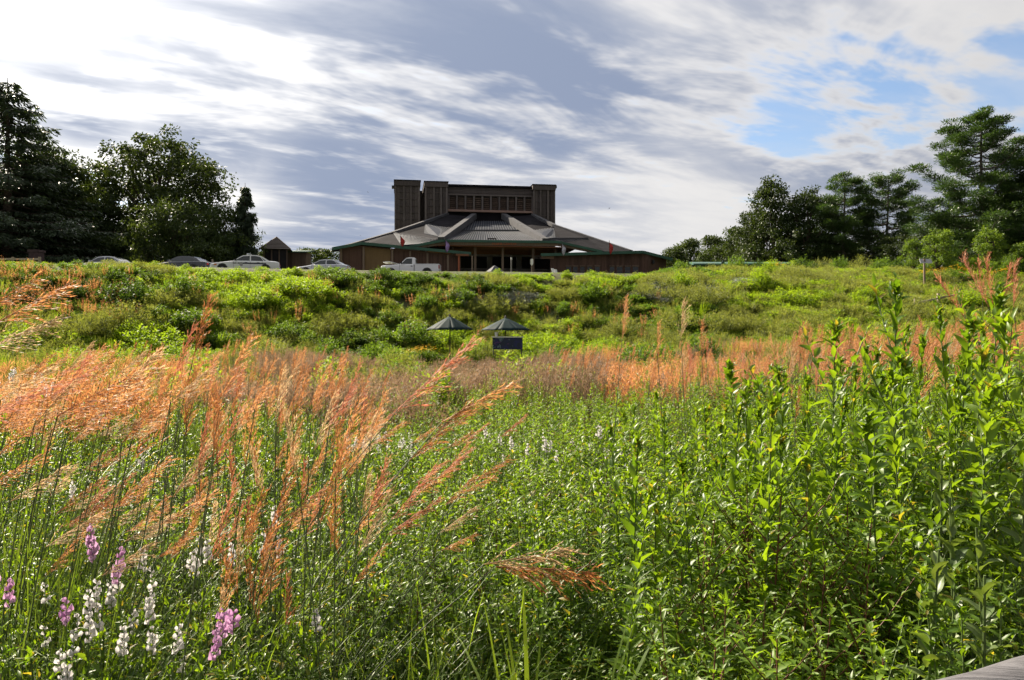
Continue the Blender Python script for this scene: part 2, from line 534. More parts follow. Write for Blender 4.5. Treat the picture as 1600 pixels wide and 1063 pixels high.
def blade(P0, D0, L, W, bend, seg=5, g=None):
    """one arching grass blade: an array (1,2*seg+1,3)"""
    D0 = np.asarray(D0, float); D0 /= np.linalg.norm(D0)
    hz = np.array([D0[0], D0[1], 0]); hz = hz / (np.linalg.norm(hz) + 1e-6)
    side = np.cross(D0, [0, 0, 1.]); side /= np.linalg.norm(side) + 1e-9
    P, d, out = np.asarray(P0, float), D0.copy(), []
    for i in range(seg):
        wd = W * (1 - .15 * i) * (.6 if i == 0 else 1)
        out += [P - side * wd / 2, P + side * wd / 2]
        P = P + d * L / seg
        d = d + (hz * .5 - np.array([0, 0, 1.])) * bend * (i + 1) / seg
        d /= np.linalg.norm(d)
    out.append(P)
    V = np.array(out)[None]
    F = [(2 * i, 2 * i + 1, 2 * i + 3, 2 * i + 2) for i in range(seg - 1)] + [(2 * seg - 2, 2 * seg - 1, 2 * seg)]
    return V, F

# ================================================================== the setting
XF = [-90, -60, -30, -18, -8, 0, 10, 20, 35, 60, 90]
YF = [16, 20, 30, 37, 43, 45, 44, 41, 37, 30, 26]
YC = [40, 46, 53, 57, 59, 60, 62, 66, 69, 68, 66]
def wob(x, y, s, k):
    return np.sin(x * s + k) * np.cos(y * s * 1.3 + 2.1 * k) + .5 * np.sin(x * s * 2.3 - y * s * 1.7 + k)
def terrain(x, y):
    x = np.asarray(x, float); y = np.asarray(y, float)
    yf, yc = np.interp(x, XF, YF), np.interp(x, XF, YC)
    t_ = np.clip((y - yf) / (yc - yf), 0, 1)
    s = .25 * t_ + .75 * t_ * t_ * (3 - 2 * t_)
    top = 6.5 + .046 * np.clip(y - 62, 0, 46)
    z = s * top
    z = z + .22 * wob(x, y, .31, .7) * np.sin(np.pi * t_) + .05 * wob(x, y, .5, 2.0) * (t_ <= 0)
    z = z + .035 * np.clip(x - 3, 0, 10) * np.clip(y / 6, 0, 1) * (1 - t_)
    return z
def tz(x, y):
    return float(terrain(x, y))
xs = np.unique(np.concatenate([np.linspace(-45, 45, 121), np.linspace(-120, 120, 61), np.linspace(-900, 900, 25)]))
ys = np.unique(np.concatenate([np.linspace(-4, 80, 141), np.linspace(-60, 140, 41), np.linspace(140, 1600, 22)]))
gx, gy = np.meshgrid(xs, ys)
gz = terrain(gx, gy)
nx, ny = len(xs), len(ys)
idx = np.arange(nx * ny).reshape(ny, nx)
me = bpy.data.meshes.new('ground')
me.from_pydata(np.stack([gx, gy, gz], -1).reshape(-1, 3).tolist(), [],
               np.stack([idx[:-1, :-1], idx[:-1, 1:], idx[1:, 1:], idx[1:, :-1]], -1).reshape(-1, 4).tolist())
me.materials.append(MATS['ground_soil'])
me.polygons.foreach_set('use_smooth', [True] * len(me.polygons))
tag(link('ground', me), 'green meadow floor rising in a bank to a level terrace', kind='structure')
# the road on the terrace where the cars stand
mb = MB()
rx = np.linspace(-120, 6, 64)
V = []
for x in rx:
    ya = max(61.2, float(np.interp(x, XF, YC)) + 1.6)
    for y in (ya, 70.0, 79.0):
        V.append((x, y, tz(x, y) + .02))
mb.faces(V, [(3 * i + k, 3 * i + 3 + k, 3 * i + 4 + k, 3 * i + 1 + k) for i in range(len(rx) - 1) for k in (0, 1)])
o = mb.build('road', 'asphalt')
tag(o, 'grey asphalt lane along the top of the bank', kind='structure')

# ------------------------------------------------------------------ the theatre
BO = Vector((-6.9, 142.0, 8.6))
BA = R(8.5)
theatre = empty('theatre', BO, BA)
tag(theatre, 'large dark wooden theatre with a tall boxy stage tower and folded metal roofs', 'theatre')
cb, sb = math.cos(BA), math.sin(BA)
def tl(px, py, v):
    """theatre-local point at local depth v seen at the photo's column px, row py"""
    d = Vector(((px - 800) / FPX, 1.0, (HOR - py) / FPX))
    o_ = Vector((0, 0, EYE)) - BO
    lx = lambda q: q.x * cb + q.y * sb
    ly = lambda q: -q.x * sb + q.y * cb
    t_ = (v - ly(o_)) / ly(d)
    q = o_ + d * t_
    return Vector((lx(q), ly(q), q.z))
def U(px, v=0.0): return tl(px, 400, v).x
def W(px, py, v=0.0): return tl(px, py, v).z
# stage tower piers: core, boards, battens, cap
def pier(px0, px1, ptop, v0, depth, nb, bat):
    x0, x1 = U(px0, v0), U(px1, v0)
    top = W((px0 + px1) / 2, ptop, v0)
    pr = MB().box((x0 + .05, v0 + .12, 0), (x1 - .05, v0 + depth, top - .15)).build('pier', 'tower_board', theatre)
    n = nb
    bw = (x1 - x0) / n
    for i in range(n):                                   # vertical board bays, proud by turns
        d = .10 if i % 2 else .0
        MB().box((x0 + i * bw + .03, v0 + d, 0), (x0 + (i + 1) * bw - .03, v0 + .118 + d * .1, top - .9)).build('board', 'tower_board', pr)
    for b_ in bat:                                       # thick vertical posts
        xb = x0 + (x1 - x0) * b_
        MB().box((xb - .16, v0 - .22, 0), (xb + .16, v0 + .05, top - .95)).build('batten', 'tower_batten', pr)
    nz = int(top / 1.25)
    for k in range(nz):                                  # shadow-line courses of the horizontal cladding
        z = .9 + k * 1.25
        if z < top - 1.2:
            MB().box((x0 + .02, v0 - .045, z), (x1 - .02, v0 + .09, z + .10)).build('cladding_course', 'tower_board', pr)
    MB().box((x0 - .12, v0 - .30, top - .9), (x1 + .12, v0 + depth + .2, top)).build('cap', 'tower_board', pr)
    MB().box((x0 - .2, v0 - .38, top + .002), (x1 + .2, v0 + depth + .3, top + .16)).build('coping', 'roof_dark', pr)
    return x0, x1, top
pier(617, 656, 283, 0, 13, 5, (.02, .36, .64, .97))
pier(664, 699, 285, -.4, 13, 5, (.03, .40, .72, .97))
pier(833, 867, 290, -.4, 13, 5, (.03, .34, .68, .97))
# the lower link between the two left-hand piers
MB().box((U(655.5), 2.2, 0), (U(664.5), 12, W(660, 302, 2.2))).build('link_wall', 'tower_board', theatre)
MB().box((U(657), 3.0, W(660, 302, 2.2) + .002), (U(661), 5.0, W(660, 297, 2.2))).build('roof_vent', 'roof_dark', theatre)
# small lamps on the outer edges of the end piers
for px, s in ((616, -1), (867.5, 1)):
    x = U(px)
    MB().box((x, .6, W(px, 293)), (x + s * .45, 1.6, W(px, 289))).build('flood_lamp', 'black_trim', theatre)
# centre block between piers
xa, xb = U(699.5, .5), U(833, .5)
ztop = W(766, 291, .5)
zl1, zl0 = W(766, 308, .5), W(766, 329, .5)
ctr = MB().box((xa, .9, 0), (xb, 12, ztop - .05)).build('fly_tower_wall', 'tower_board', theatre)
MB().box((xa, .2, ztop - .25), (xb, 12.3, ztop + .12)).build('coping', 'roof_dark', ctr)
nh = 5
for k in range(nh):
    za = zl1 + .35 + (ztop - .3 - zl1 - .35) * k / nh
    zb = zl1 + .35 + (ztop - .3 - zl1 - .35) * (k + 1) / nh
    MB().box((xa, .55 - .03 * (k % 2), za + .02), (xb, .89, zb - .02)).build('cladding_board', 'tower_board', ctr)
# the row of louvred panels
npan = 10
for k in range(npan):
    x0 = xa + .1 + (xb - xa - .2) * k / npan
    x1 = xa + .1 + (xb - xa - .2) * (k + 1) / npan
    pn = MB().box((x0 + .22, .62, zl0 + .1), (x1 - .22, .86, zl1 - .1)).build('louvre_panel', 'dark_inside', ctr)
    for j in range(6):
        z = zl0 + .2 + (zl1 - zl0 - .3) * j / 6
        MB().faces([(x0 + .24, .40, z), (x1 - .24, .40, z), (x1 - .24, .58, z + .30), (x0 + .24, .58, z + .30),
                    (x0 + .24, .44, z - .04), (x1 - .24, .44, z - .04), (x1 - .24, .62, z + .26), (x0 + .24, .62, z + .26)],
                   [(0, 1, 2, 3), (7, 6, 5, 4), (0, 4, 5, 1), (2, 6, 7, 3), (0, 3, 7, 4), (1, 5, 6, 2)]).build('slat', 'louvre_board', pn)
for k in range(npan + 1):
    x = xa + .1 + (xb - xa - .2) * k / npan
    x = min(max(x, xa + .17), xb - .17)
    MB().box((x - .16, .16, zl0 - .02), (x + .16, .60, zl1 + .1)).build('mullion', 'tower_batten', ctr)
MB().box((xa, .10, zl1 + .102), (xb, .54, zl1 + .36)).build('head_beam', 'tower_batten', ctr)
MB().box((xa, -.10, zl0 - .42), (xb, .58, zl0 - .022)).build('sill_beam', 'beam_pale', ctr)
MB().box((xa, .70, 0), (xb, .897, zl0 - .43)).build('lower_wall', 'roof_dark', ctr)

# ---- folded roof between tower and street front
def T(px, py, v): return tl(px, py, v)
def roofplane(name, pts, mat, ribs=None, mirror=False, thick=.25, nrib=0, ribmat='roof_rib'):
    pts = [Vector(p) for p in pts]
    o = MB().slab(pts, (0, 0, -thick)).build(name, mat, theatre)
    if nrib:                                             # standing seams from edge (0,1) to edge (3,2)
        a, b_, c_, d_ = pts[0], pts[1], pts[2], pts[3]
        n = (b_ - a).cross(d_ - a).normalized()
        if n.z < 0: n = -n
        for k in range(nrib):
            f = (k + .5) / nrib
            p_, q_ = a.lerp(b_, f) + n * .05, d_.lerp(c_, f) + n * .05
            MB().bar(p_, q_, .09, .10, n).build('seam', ribmat, o)
    return o
EV = -33.0                                               # local depth of the front eaves
# centre slope, two tiers
roofplane('roof_slope', [T(722, 346, -3), T(806, 346, -3), T(818, 360, -16), T(712, 360, -16)], 'roof_metal', nrib=26)
roofplane('roof_slope', [T(712, 362, -16), T(818, 362, -16), T(852, 377, EV), T(689, 375.5, EV)], 'roof_metal', nrib=40)
MB().bar(T(711, 361, -16), T(819, 361, -16), .5, .35).build('roof_step', 'roof_edge', theatre)
MB().box((U(760, -30), -31.2, W(768, 374.5, -31)), (U(774, -30), -30.0, W(768, 372.5, -31))).build('roof_vent', 'roof_dark', theatre)
for (px0, py0, px1, py1) in ((741, 338, 689, 376), (787, 338, 852, 378)):
    MB().bar(T(px0, py0, -.6), T(px1, py1, EV - .4), .9, 1.0).build('roof_beam', 'roof_edge', theatre)
# left-hand folds
A, B, Cc, Dd = T(699, 335, -.5), T(614, 364.5, -16), T(521, 391, -27), T(741, 339, -.5)
E_, F_, G_, H_ = T(689, 375, EV), T(664, 349, -7), T(706, 358, -13), T(687, 371, -28)
I_, J_, K_, L_ = T(663, 366, -18), T(683, 375.5, -31), T(627, 384, -31.5), T(660, 382, -32.5)
roofplane('roof_fold', [A, F_, I_, B], 'roof_dark')
roofplane('roof_fold', [A, Dd, G_, F_], 'roof_dark')
roofplane('roof_fold', [Dd, E_, H_, G_], 'roof_dark')
roofplane('roof_fold', [F_, G_, H_, I_], 'roof_metal', nrib=17)
roofplane('roof_fold', [B, I_, H_, J_], 'roof_dark')
roofplane('roof_fold', [B, J_, L_, K_], 'roof_metal', nrib=28)
roofplane('roof_fold', [B, K_, T(566, 385, -31), Cc], 'roof_dark')
MB().bar(A, B, .7, .5).build('ridge_cap', 'roof_edge', theatre)
MB().bar(B, Cc, .7, .5).build('ridge_cap', 'roof_edge', theatre)
MB().bar(B, J_, .35, .3).build('ridge_cap', 'roof_edge', theatre)
# right-hand folds
A, B, Cc, Dd = T(832, 336, -.5), T(866, 353, -11), T(986, 393.5, -27), T(787, 339, -.5)
E_, F_, G_, H_ = T(852, 377, EV), T(866, 356, -10), T(829, 361, -14), T(848, 374, -30)
I_, J_, K_ = T(868, 372, -22), T(918, 373, -24), T(880, 379, -31)
roofplane('roof_fold', [A, Dd, G_, F_], 'roof_dark')
roofplane('roof_fold', [Dd, E_, H_, G_], 'roof_dark')
roofplane('roof_fold', [F_, G_, H_, I_], 'roof_metal', nrib=15)
roofplane('roof_fold', [F_, I_, J_, B], 'roof_dark')
roofplane('roof_fold', [I_, H_, K_, J_], 'roof_metal', nrib=16)
roofplane('roof_fold', [B, J_, K_, T(945, 393, -31)], 'roof_dark')
roofplane('roof_fold', [B, T(945, 393, -31), Cc], 'roof_dark')
MB().bar(A, B, .7, .5).build('ridge_cap', 'roof_edge', theatre)
MB().bar(B, Cc, .7, .5).build('ridge_cap', 'roof_edge', theatre)
MB().bar(H_, J_, .35, .3).build('ridge_cap', 'roof_edge', theatre)
# centre canopy: green-edged fascia, timber band, boarded soffit
def fascia(pts, h=.42, d=.30, mat='green_fascia', name='fascia'):
    for a, b_ in zip(pts[:-1], pts[1:]):
        MB().bar(a, b_, d, h).build(name, mat, theatre)
FV = EV - .6
fascia([T(640, 386, FV), T(690, 376.5, FV), T(872, 378.5, FV), T(941, 393.5, FV)], .34)
fascia([T(690, 380.5, FV + .25), T(872, 382.5, FV + .25)], .42, .2, 'post_wood', 'timber_band')
fascia([T(644, 388, FV + .3), T(690, 380.5, FV + .25)], .42, .2, 'post_wood', 'timber_band')
fascia([T(872, 382.5, FV + .25), T(935, 395, FV + .3)], .42, .2, 'post_wood', 'timber_band')
zs = W(780, 384, FV)
for k in range(12):
    v0, v1 = FV + .3 + k * .95, FV + .3 + (k + .94) * .95
    MB().box((U(672, FV), v0, zs - .12), (U(905, FV), v1, zs - .02)).build('soffit_board', 'soffit', theatre)
# inner pale beam, grey band, dark hall behind, low wall
MB().box((U(735, -22), -22.4, W(790, 396.5, -22.4)), (U(862, -22), -22.0, W(790, 393, -22.4))).build('pale_beam', 'pale_beam', theatre)
MB().box((U(733, -22), -21.98, W(790, 401, -22)), (U(864, -22), -21.6, W(790, 396.6, -22))).build('grey_band', 'grey_panel', theatre)
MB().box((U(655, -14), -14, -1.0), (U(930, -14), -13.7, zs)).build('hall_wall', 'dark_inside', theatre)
for px in (766, 812, 886):
    MB().box((U(px - 4, -15), -14.4, -1), (U(px + 4, -15), -14.02, W(px, 402, -14))).build('hall_panel', 'grey_panel', theatre)
MB().box((U(705, -24), -24.4, -1.2), (U(868, -24), -24.0, W(790, 421.5, -24.2))).build('low_wall', 'stone_wall', theatre)
MB().box((U(704, -24), -24.5, W(790, 421.5, -24.2) + .003), (U(869, -24), -23.9, W(790, 420, -24.2))).build('wall_coping', 'grey_panel', theatre)
for px, wd in ((742.5, .34), (785.5, .30), (833, .34), (868, .30), (707, .30)):
    x = U(px, FV + 2)
    MB().box((x - wd / 2, FV + 1.9, -1.5), (x + wd / 2, FV + 1.9 + wd, zs - .122)).build('canopy_post', 'post_wood', theatre)
x = U(717, FV - .5)
MB().box((x - .11, FV - .5, -1.5), (x + .11, FV - .28, W(717, 400, FV - .5))).build('canopy_post', 'post_orange', theatre)
MB().box((U(712, FV), FV - .62, W(717, 400, FV - .5) + .002), (U(732, FV), FV - .12, W(717, 397, FV - .5))).build('eave_beam', 'soffit', theatre)
# orange letters on the timber band
cu = bpy.data.curves.new('lettering', 'FONT')
cu.body = 'FILENE CENTER'
cu.size = 1.0; cu.extrude = .03; cu.align_x = 'CENTER'
ft = bpy.data.objects.new('lettering', cu)
C.objects.link(ft)
bpy.context.view_layer.update()
dg = bpy.context.evaluated_depsgraph_get()
lm = bpy.data.meshes.new_from_object(ft.evaluated_get(dg))
bpy.data.objects.remove(ft)
lm.materials.clear(); lm.materials.append(MATS['letter_orange'])
wd = max(v_.co.x for v_ in lm.vertices) - min(v_.co.x for v_ in lm.vertices)
lw = U(807, FV) - U(769, FV)
p0 = T(788, 382.9, FV - .02)
lo = link('lettering', lm, theatre, p0, (R(90), 0, 0), (lw / wd, .52, 1))
# left wing
WV = FV - .2
MB().slab([T(530, 389, WV + .6), T(566, 384, WV + .6), T(720, 398.5, WV + .6), tl(720, 430, WV + .6) + Vector((0, 0, -3)), tl(530, 430, WV + .6) + Vector((0, 0, -3))], (0, .3, 0)).build('wing_wall', 'wing_board', theatre)
MB().slab([T(570, 386.5, WV + .55), T(610, 390, WV + .55), tl(610, 430, WV + .55) + Vector((0, 0, -3)), tl(570, 430, WV + .55) + Vector((0, 0, -3))], (0, .04, 0)).build('lit_wall_patch', 'wing_lit_tan', theatre)  # lit stretch of the wall; the light is put into its tan colour
for px, pt in ((533, 389), (568, 385.5), (613, 389.5), (641, 392), (668, 395), (700, 398)):
    a = T(px, pt, WV + .3)
    MB().box((a.x - .13, WV + .3, -3), (a.x + .13, WV + .54, a.z)).build('wall_post', 'post_wood', theatre)
n_b = 46
for k in range(n_b):                                     # vertical boarding
    px = 531 + (719 - 531) * (k + .5) / n_b
    if 569 < px < 611: continue
    pt = 385.5 + (px - 566) * .094 if px > 566 else 385.5 + (566 - px) * .12
    a, b_ = T(px - 1.6, pt, WV + .56), T(px + 1.6, pt, WV + .56)
    MB().box((a.x, WV + .56, -3), (b_.x, WV + .598, a.z - .1)).build('board', 'wing_board', theatre)
fascia([T(519, 389, WV), T(565, 380.5, WV), T(736, 396.5, WV)], .40)
roofplane('wing_roof', [T(519, 388.6, WV + .1), T(565, 380.1, WV + .1), T(614, 379, WV + 8), T(540, 386, WV + 7)], 'roof_dark')
roofplane('wing_roof', [T(565, 380.1, WV + .1), T(736, 396.1, WV + .1), T(720, 394, WV + 4), T(614, 379, WV + 8)], 'roof_dark')
# right wing
MB().slab([T(860, 398.6, WV + .6), T(1003, 395, WV + .6), T(1012, 397, WV + .6), tl(1012, 430, WV + .6) + Vector((0, 0, -3)), tl(860, 430, WV + .6) + Vector((0, 0, -3))], (0, .3, 0)).build('wing_wall', 'wing_board', theatre)
MB().slab([T(1012.2, 397, WV + .6), T(1041, 404.5, WV + 5), tl(1041, 430, WV + 5) + Vector((0, 0, -3)), tl(1012.2, 430, WV + .6) + Vector((0, 0, -3))], (0, .3, 0)).build('wing_wall', 'wing_board', theatre)
n_b = 38
wins = [(884, 893), (895, 903), (906, 914), (917, 925.5), (929, 937.5), (952, 960.5), (963, 973), (976, 985.5), (988, 998)]
for k in range(n_b):
    px = 861 + (1011 - 861) * (k + .5) / n_b
    pt = 398.2 - (px - 860) * .022
    h = (1011 - 861) / n_b / 2 - .25
    a, b_ = T(px - h, pt, WV + .56), T(px + h, pt, WV + .56)
    lowz = W(px, 415.5, WV + .56) if any(w0 - 2 < px < w1 + 2 for w0, w1 in wins) else -3
    MB().box((a.x, WV + .56, lowz), (b_.x, WV + .598, a.z - .1)).build('board', 'wing_board', theatre)
for (w0, w1) in wins:
    a, b_ = T(w0, 416.5, WV + .5), T(w1, 431, WV + .5)
    wn = MB().box((a.x, WV + .50, b_.z), (b_.x, WV + .595, a.z)).build('window', 'wing_board', theatre)
    MB().box((a.x + .07, WV + .48, b_.z + .07), (b_.x - .07, WV + .498, a.z - .07)).build('pane', 'glass_dark', wn)
    MB().box((a.x - .03, WV + .42, a.z + .002), (b_.x + .03, WV + .597, a.z + .12)).build('window_head', 'post_wood', wn)
    MB().box((a.x + .07, WV + .46, (a.z + b_.z) / 2 - .03), (b_.x - .07, WV + .479, (a.z + b_.z) / 2 + .03)).build('glazing_bar', 'post_wood', wn)
fascia([T(845, 398.5, WV), T(1004, 394, WV), T(1050, 405.5, WV + 4)], .40)
roofplane('wing_roof', [T(845, 398, WV + .1), T(1004, 393.6, WV + .1), T(985, 393, WV + 8), T(900, 394.5, WV + 6)], 'roof_dark')
roofplane('wing_roof', [T(1004, 393.6, WV + .1), T(1050, 405, WV + 4), T(1030, 402, WV + 12), T(985, 393, WV + 8)], 'roof_dark')
MB().bar(T(846, 402, WV + .7), T(865, 402, WV + .7), .4, .5).build('eave_beam', 'beam_pale', theatre)
MB().box((U(1024, WV), WV + 1.2, W(1026, 411, WV)), (U(1027, WV), WV + 1.9, W(1026, 405, WV))).build('wall_lamp', 'black_trim', theatre)
# flags on the eaves: each a pole with a hanging flag
def flag(px, py0, py1, v, mat, label, w_=.6):
    a, b_ = T(px, py0, v), T(px, py1, v)
    r = empty('eave_flag', theatre.matrix_basis @ b_)
    r.rotation_euler = (0, 0, BA)
    h = a.z - b_.z
    MB().tube([(0, 0, 0), (0, 0, h + .3)], .035, 6).build('pole', 'pole_dark', r)
    V, n = [], 7
    for j in range(n + 1):
        for i in range(5):
            f = i / 4
            V.append((f * w_ * (.35 + .65 * math.sin(math.pi * (j / n) ** .7)) , .09 * math.sin(f * 5 + j * .7), h + .2 - (h * .95) * j / n - f * .45))
    mb = MB()
    mb.faces(V, [(j * 5 + i, j * 5 + i + 1, j * 5 + i + 6, j * 5 + i + 5) for j in range(n) for i in range(4)], 0, True)
    o = mb.build('cloth', mat, r)
    sm = o.modifiers.new('thickness', 'SOLIDIFY'); sm.thickness = .012
    tag(r, label, 'flag', 'flags along the theatre eaves')
bpy.context.view_layer.update()
flag(626, 370, 384, WV - .25, 'flag_red', 'dark red flag over the left green eave above the pickup')
flag(696, 376, 393, WV - .25, 'flag_purple', 'pale purple flag at the left end of the centre canopy')
flag(878, 382, 398, WV - .25, 'flag_white', 'white and violet flag at the right end of the centre canopy')
flag(952, 379, 396, WV - .25, 'flag_red', 'red flag over the eave of the right wing')

# ------------------------------------------------------------------ kiosk with pyramid roof, left of the theatre
kd = 92.0
kb = at(432, 420, kd); kb.z = tz(kb.x, kd)
kiosk = empty('kiosk', kb, R(12))
tag(kiosk, 'small square kiosk with a steep pyramid roof behind the police car', 'kiosk')
he, hp = at(432, 391, kd).z - kb.z, at(432, 370.5, kd).z - kb.z
hw = 1.75
apex = Vector((0, 0, hp))
cs = [Vector((-hw, -hw, he)), Vector((hw, -hw, he)), Vector((hw, hw, he)), Vector((-hw, hw, he))]
rf = MB().faces(cs + [apex], [(0, 1, 4), (1, 2, 4), (2, 3, 4), (3, 0, 4), (3, 2, 1, 0)]).build('roof', 'shingle', kiosk)
for i in range(4):
    MB().bar(cs[i], apex, .12, .08).build('hip_rafter', 'kiosk_wood', rf)
    a, b_ = cs[i], cs[(i + 1) % 4]
    n = (b_ - a).cross(apex - a).normalized()
    for k in range(1, 9):
        f = k / 9
        MB().bar(a.lerp(apex, f) + n * .02, b_.lerp(apex, f) + n * .02, .06, .05, n).build('shingle_course', 'shingle', rf)
MB().box((-1.35, -1.35, 0), (1.35, 1.35, .9)).build('counter', 'kiosk_wood', kiosk)
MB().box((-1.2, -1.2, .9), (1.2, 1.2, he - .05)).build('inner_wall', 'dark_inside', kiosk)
for sx in (-1, -.33, .33, 1):
    MB().box((sx * 1.3 - .07, -1.42, .9), (sx * 1.3 + .07, -1.28, he - .02)).build('post', 'kiosk_wood', kiosk)
for sx in (-1, 1):
    MB().box((sx * 1.3 - .07, 1.28, .9), (sx * 1.3 + .07, 1.42, he - .02)).build('post', 'kiosk_wood', kiosk)
# low green-roofed shed right of the kiosk
p = at(462, 420, 95); p.z = tz(p.x, 95)
shed = empty('shed', p)
hz = at(462, 393, 95).z - p.z
MB().box((-1.6, -1.2, 0), (1.6, 1.2, hz - .2)).build('wall', 'kiosk_wood', shed)
MB().slab([(-2.0, -1.7, hz - .15), (2.0, -1.7, hz - .15), (1.9, 1.5, hz + .25), (-1.9, 1.5, hz + .25)], (0, 0, -.14)).build('roof', 'green_fascia', shed)
for k in range(9):
    MB().box((-1.5 + k * .345, -1.24, .05), (-1.5 + k * .345 + .30, -1.205, hz - .25)).build('board', 'kiosk_wood', shed)
tag(shed, 'low dark shed with a green roof right of the pyramid kiosk', 'shed')
# ticket booth and its board, behind the dark sedan
p = at(244, 420, 88); p.z = tz(p.x, 88)
booth = empty('booth', p, R(-18))
hz = at(244, 389, 88).z - p.z
MB().box((-.55, -.5, 0), (.55, .6, hz - .1)).build('wall', 'white_board', booth)
MB().box((-.42, -.53, .85), (.42, -.503, hz - .35)).build('window', 'teal_glass', booth)
MB().box((-.72, -.75, hz - .098), (.72, .75, hz + .14)).build('roof', 'roof_dark', booth)
for sx in (-1, 1):
    MB().box((sx * .5 - .05, -.58, 0), (sx * .5 + .05, -.505, hz - .102)).build('trim', 'white_board', booth)
tag(booth, 'narrow white booth with a pale green window behind the dark sedan', 'booth')
p = at(232, 420, 86); p.z = tz(p.x, 86)
bd = empty('notice_board', p, R(-10))
hz = at(232, 391, 86).z - p.z
MB().slab([(-.5, 0, .6), (.45, 0, .6), (.55, 0, hz - .1), (-.6, 0, hz)], (0, .06, 0)).build('panel', 'brown_board', bd)
for sx in (-.38, .38):
    MB().box((sx - .04, .062, 0), (sx + .04, .13, hz - .3)).build('post', 'post_wood', bd)
tag(bd, 'dark red-brown notice board left of the white booth', 'notice board')
# rail fence left of the police car
def rail_fence(name, pts, hgt, label, rails=(.45, .85), mat='fence_wood', group=None):
    root = empty(name, pts[0])
    P = [Vector(q) - Vector(pts[0]) for q in pts]
    for q in P:
        MB().box((q.x - .07, q.y - .07, q.z - .1), (q.x + .07, q.y + .07, q.z + hgt + .08)).build('post', mat, root)
    for a, b_ in zip(P[:-1], P[1:]):
        for r_ in rails:
            up = Vector((0, -.1, hgt * r_))
            MB().bar(a + up, b_ + up, .05, .13).build('rail', mat, root)
    return tag(root, label, 'fence', group)
def gpt(px, Y):
    x = (px - 800) / FPX * Y
    return Vector((x, Y, tz(x, Y)))
rail_fence('rail_fence', [gpt(332, 80), gpt(368, 80), gpt(404, 80)], 1.9, 'dark wooden rail fence behind the hood of the police car')
rail_fence('rail_fence', [gpt(1430, 52), gpt(1466, 52.5), gpt(1500, 53)], 1.1, 'short wooden fence with one pale rail on the green slope at right', (.78,), 'fence_wood')
rail_fence('rail_fence', [gpt(-30, 58), gpt(20, 58), gpt(62, 58)], .9, 'low pale rail fence at the far left above the bank', (.9,), 'fence_wood')
# stone gate pier at far left with a small white sign before it
p = gpt(57, 66)
gp = empty('gate_pier', p)
hz = at(57, 391, 66).z - p.z
MB().box((-.42, -.42, -.2), (.42, .42, hz - .2)).build('shaft', 'pier_brown', gp)
MB().box((-.5, -.5, hz - .2 + .002), (.5, .5, hz)).build('cap', 'pier_brown', gp)
tag(gp, 'square brown pier under the tall spruce at far left', 'pier')
p = gpt(54, 56)
sg = empty('small_sign', p)
a, b_ = at(47, 410, 56) - p, at(60.5, 418, 56) - p
MB().box((a.x, -.03, b_.z), (b_.x, 0, a.z)).build('panel', 'white_board', sg)
MB().box((-.03, .002, 0), (.03, .06, b_.z + .2)).build('post', 'post_wood', sg)
tag(sg, 'small plain white sign above the grass at the far left', 'sign')
# interpretive sign on a post, right
p = gpt(1445, 60)
sg = empty('trail_sign', p)
a, b_ = at(1438, 404.5, 60) - p, at(1456.5, 411.5, 60) - p
MB().slab([(a.x, -.06, b_.z), (b_.x, -.06, b_.z), (b_.x, .14, a.z), (a.x, .14, a.z)], (0, .05, 0)).build('panel', 'sign_grey', sg)
MB().box((-.06, .0, 0), (.06, .12, a.z)).build('post', 'post_wood', sg)
tag(sg, 'small grey trail sign on a wooden post before the big pine', 'sign')
# long low green roof at right
r = empty('walkway_roof', gpt(1180, 98))
for (x0, x1) in ((1080, 1128), (1128.4, 1204), (1204.4, 1290)):
    a, b_ = at(x0, 411.3, 98) - r.location, at(x1, 411.3, 98) - r.location
    MB().slab([(a.x, -1.2, a.z - .15), (b_.x, -1.2, a.z - .15), (b_.x, 1.2, a.z + .25), (a.x, 1.2, a.z + .25)], (0, 0, -.22)).build('roof_panel', 'green_fascia', r)
    MB().box((a.x + .1, .2, -.2), (b_.x - .1, .4, a.z - .2)).build('back_wall', 'dark_inside', r)
    for f in (.08, .5, .92):
        x = a.x + (b_.x - a.x) * f
        MB().box((x - .08, -1.0, -.2), (x + .08, -.84, a.z - .36)).build('post', 'kiosk_wood', r)
tag(r, 'long low walkway with a green roof behind the bushes at right', 'shelter')
# folded patio umbrella (dark green) on the terrace
p = gpt(1129.5, 84)
fu = empty('folded_umbrella', p)
ht = at(1129, 405.5, 84).z - p.z
mb = MB()
prof = [(.06, .75), (.17, .9), (.20, 1.3), (.16, 1.9), (.11, ht - .3), (.03, ht - .05)]
V, n = [], 12
for r_, z in prof:
    for k in range(n):
        rr = r_ * (1.12 if k % 2 else .82)
        V.append((rr * math.cos(k * 2 * math.pi / n), rr * math.sin(k * 2 * math.pi / n), z))
mb.faces(V, [(i * n + k, i * n + (k + 1) % n, (i + 1) * n + (k + 1) % n, (i + 1) * n + k) for i in range(len(prof) - 1) for k in range(n)])
mb.build('cloth', 'bin_green', fu)
MB().tube([(0, 0, 0), (0, 0, ht)], .03, 6).build('pole', 'pole_dark', fu)
MB().box((-.25, -.25, 0), (.25, .25, .08)).build('base', 'black_trim', fu)
tag(fu, 'closed dark green patio umbrella among the bushes right of the theatre', 'umbrella')
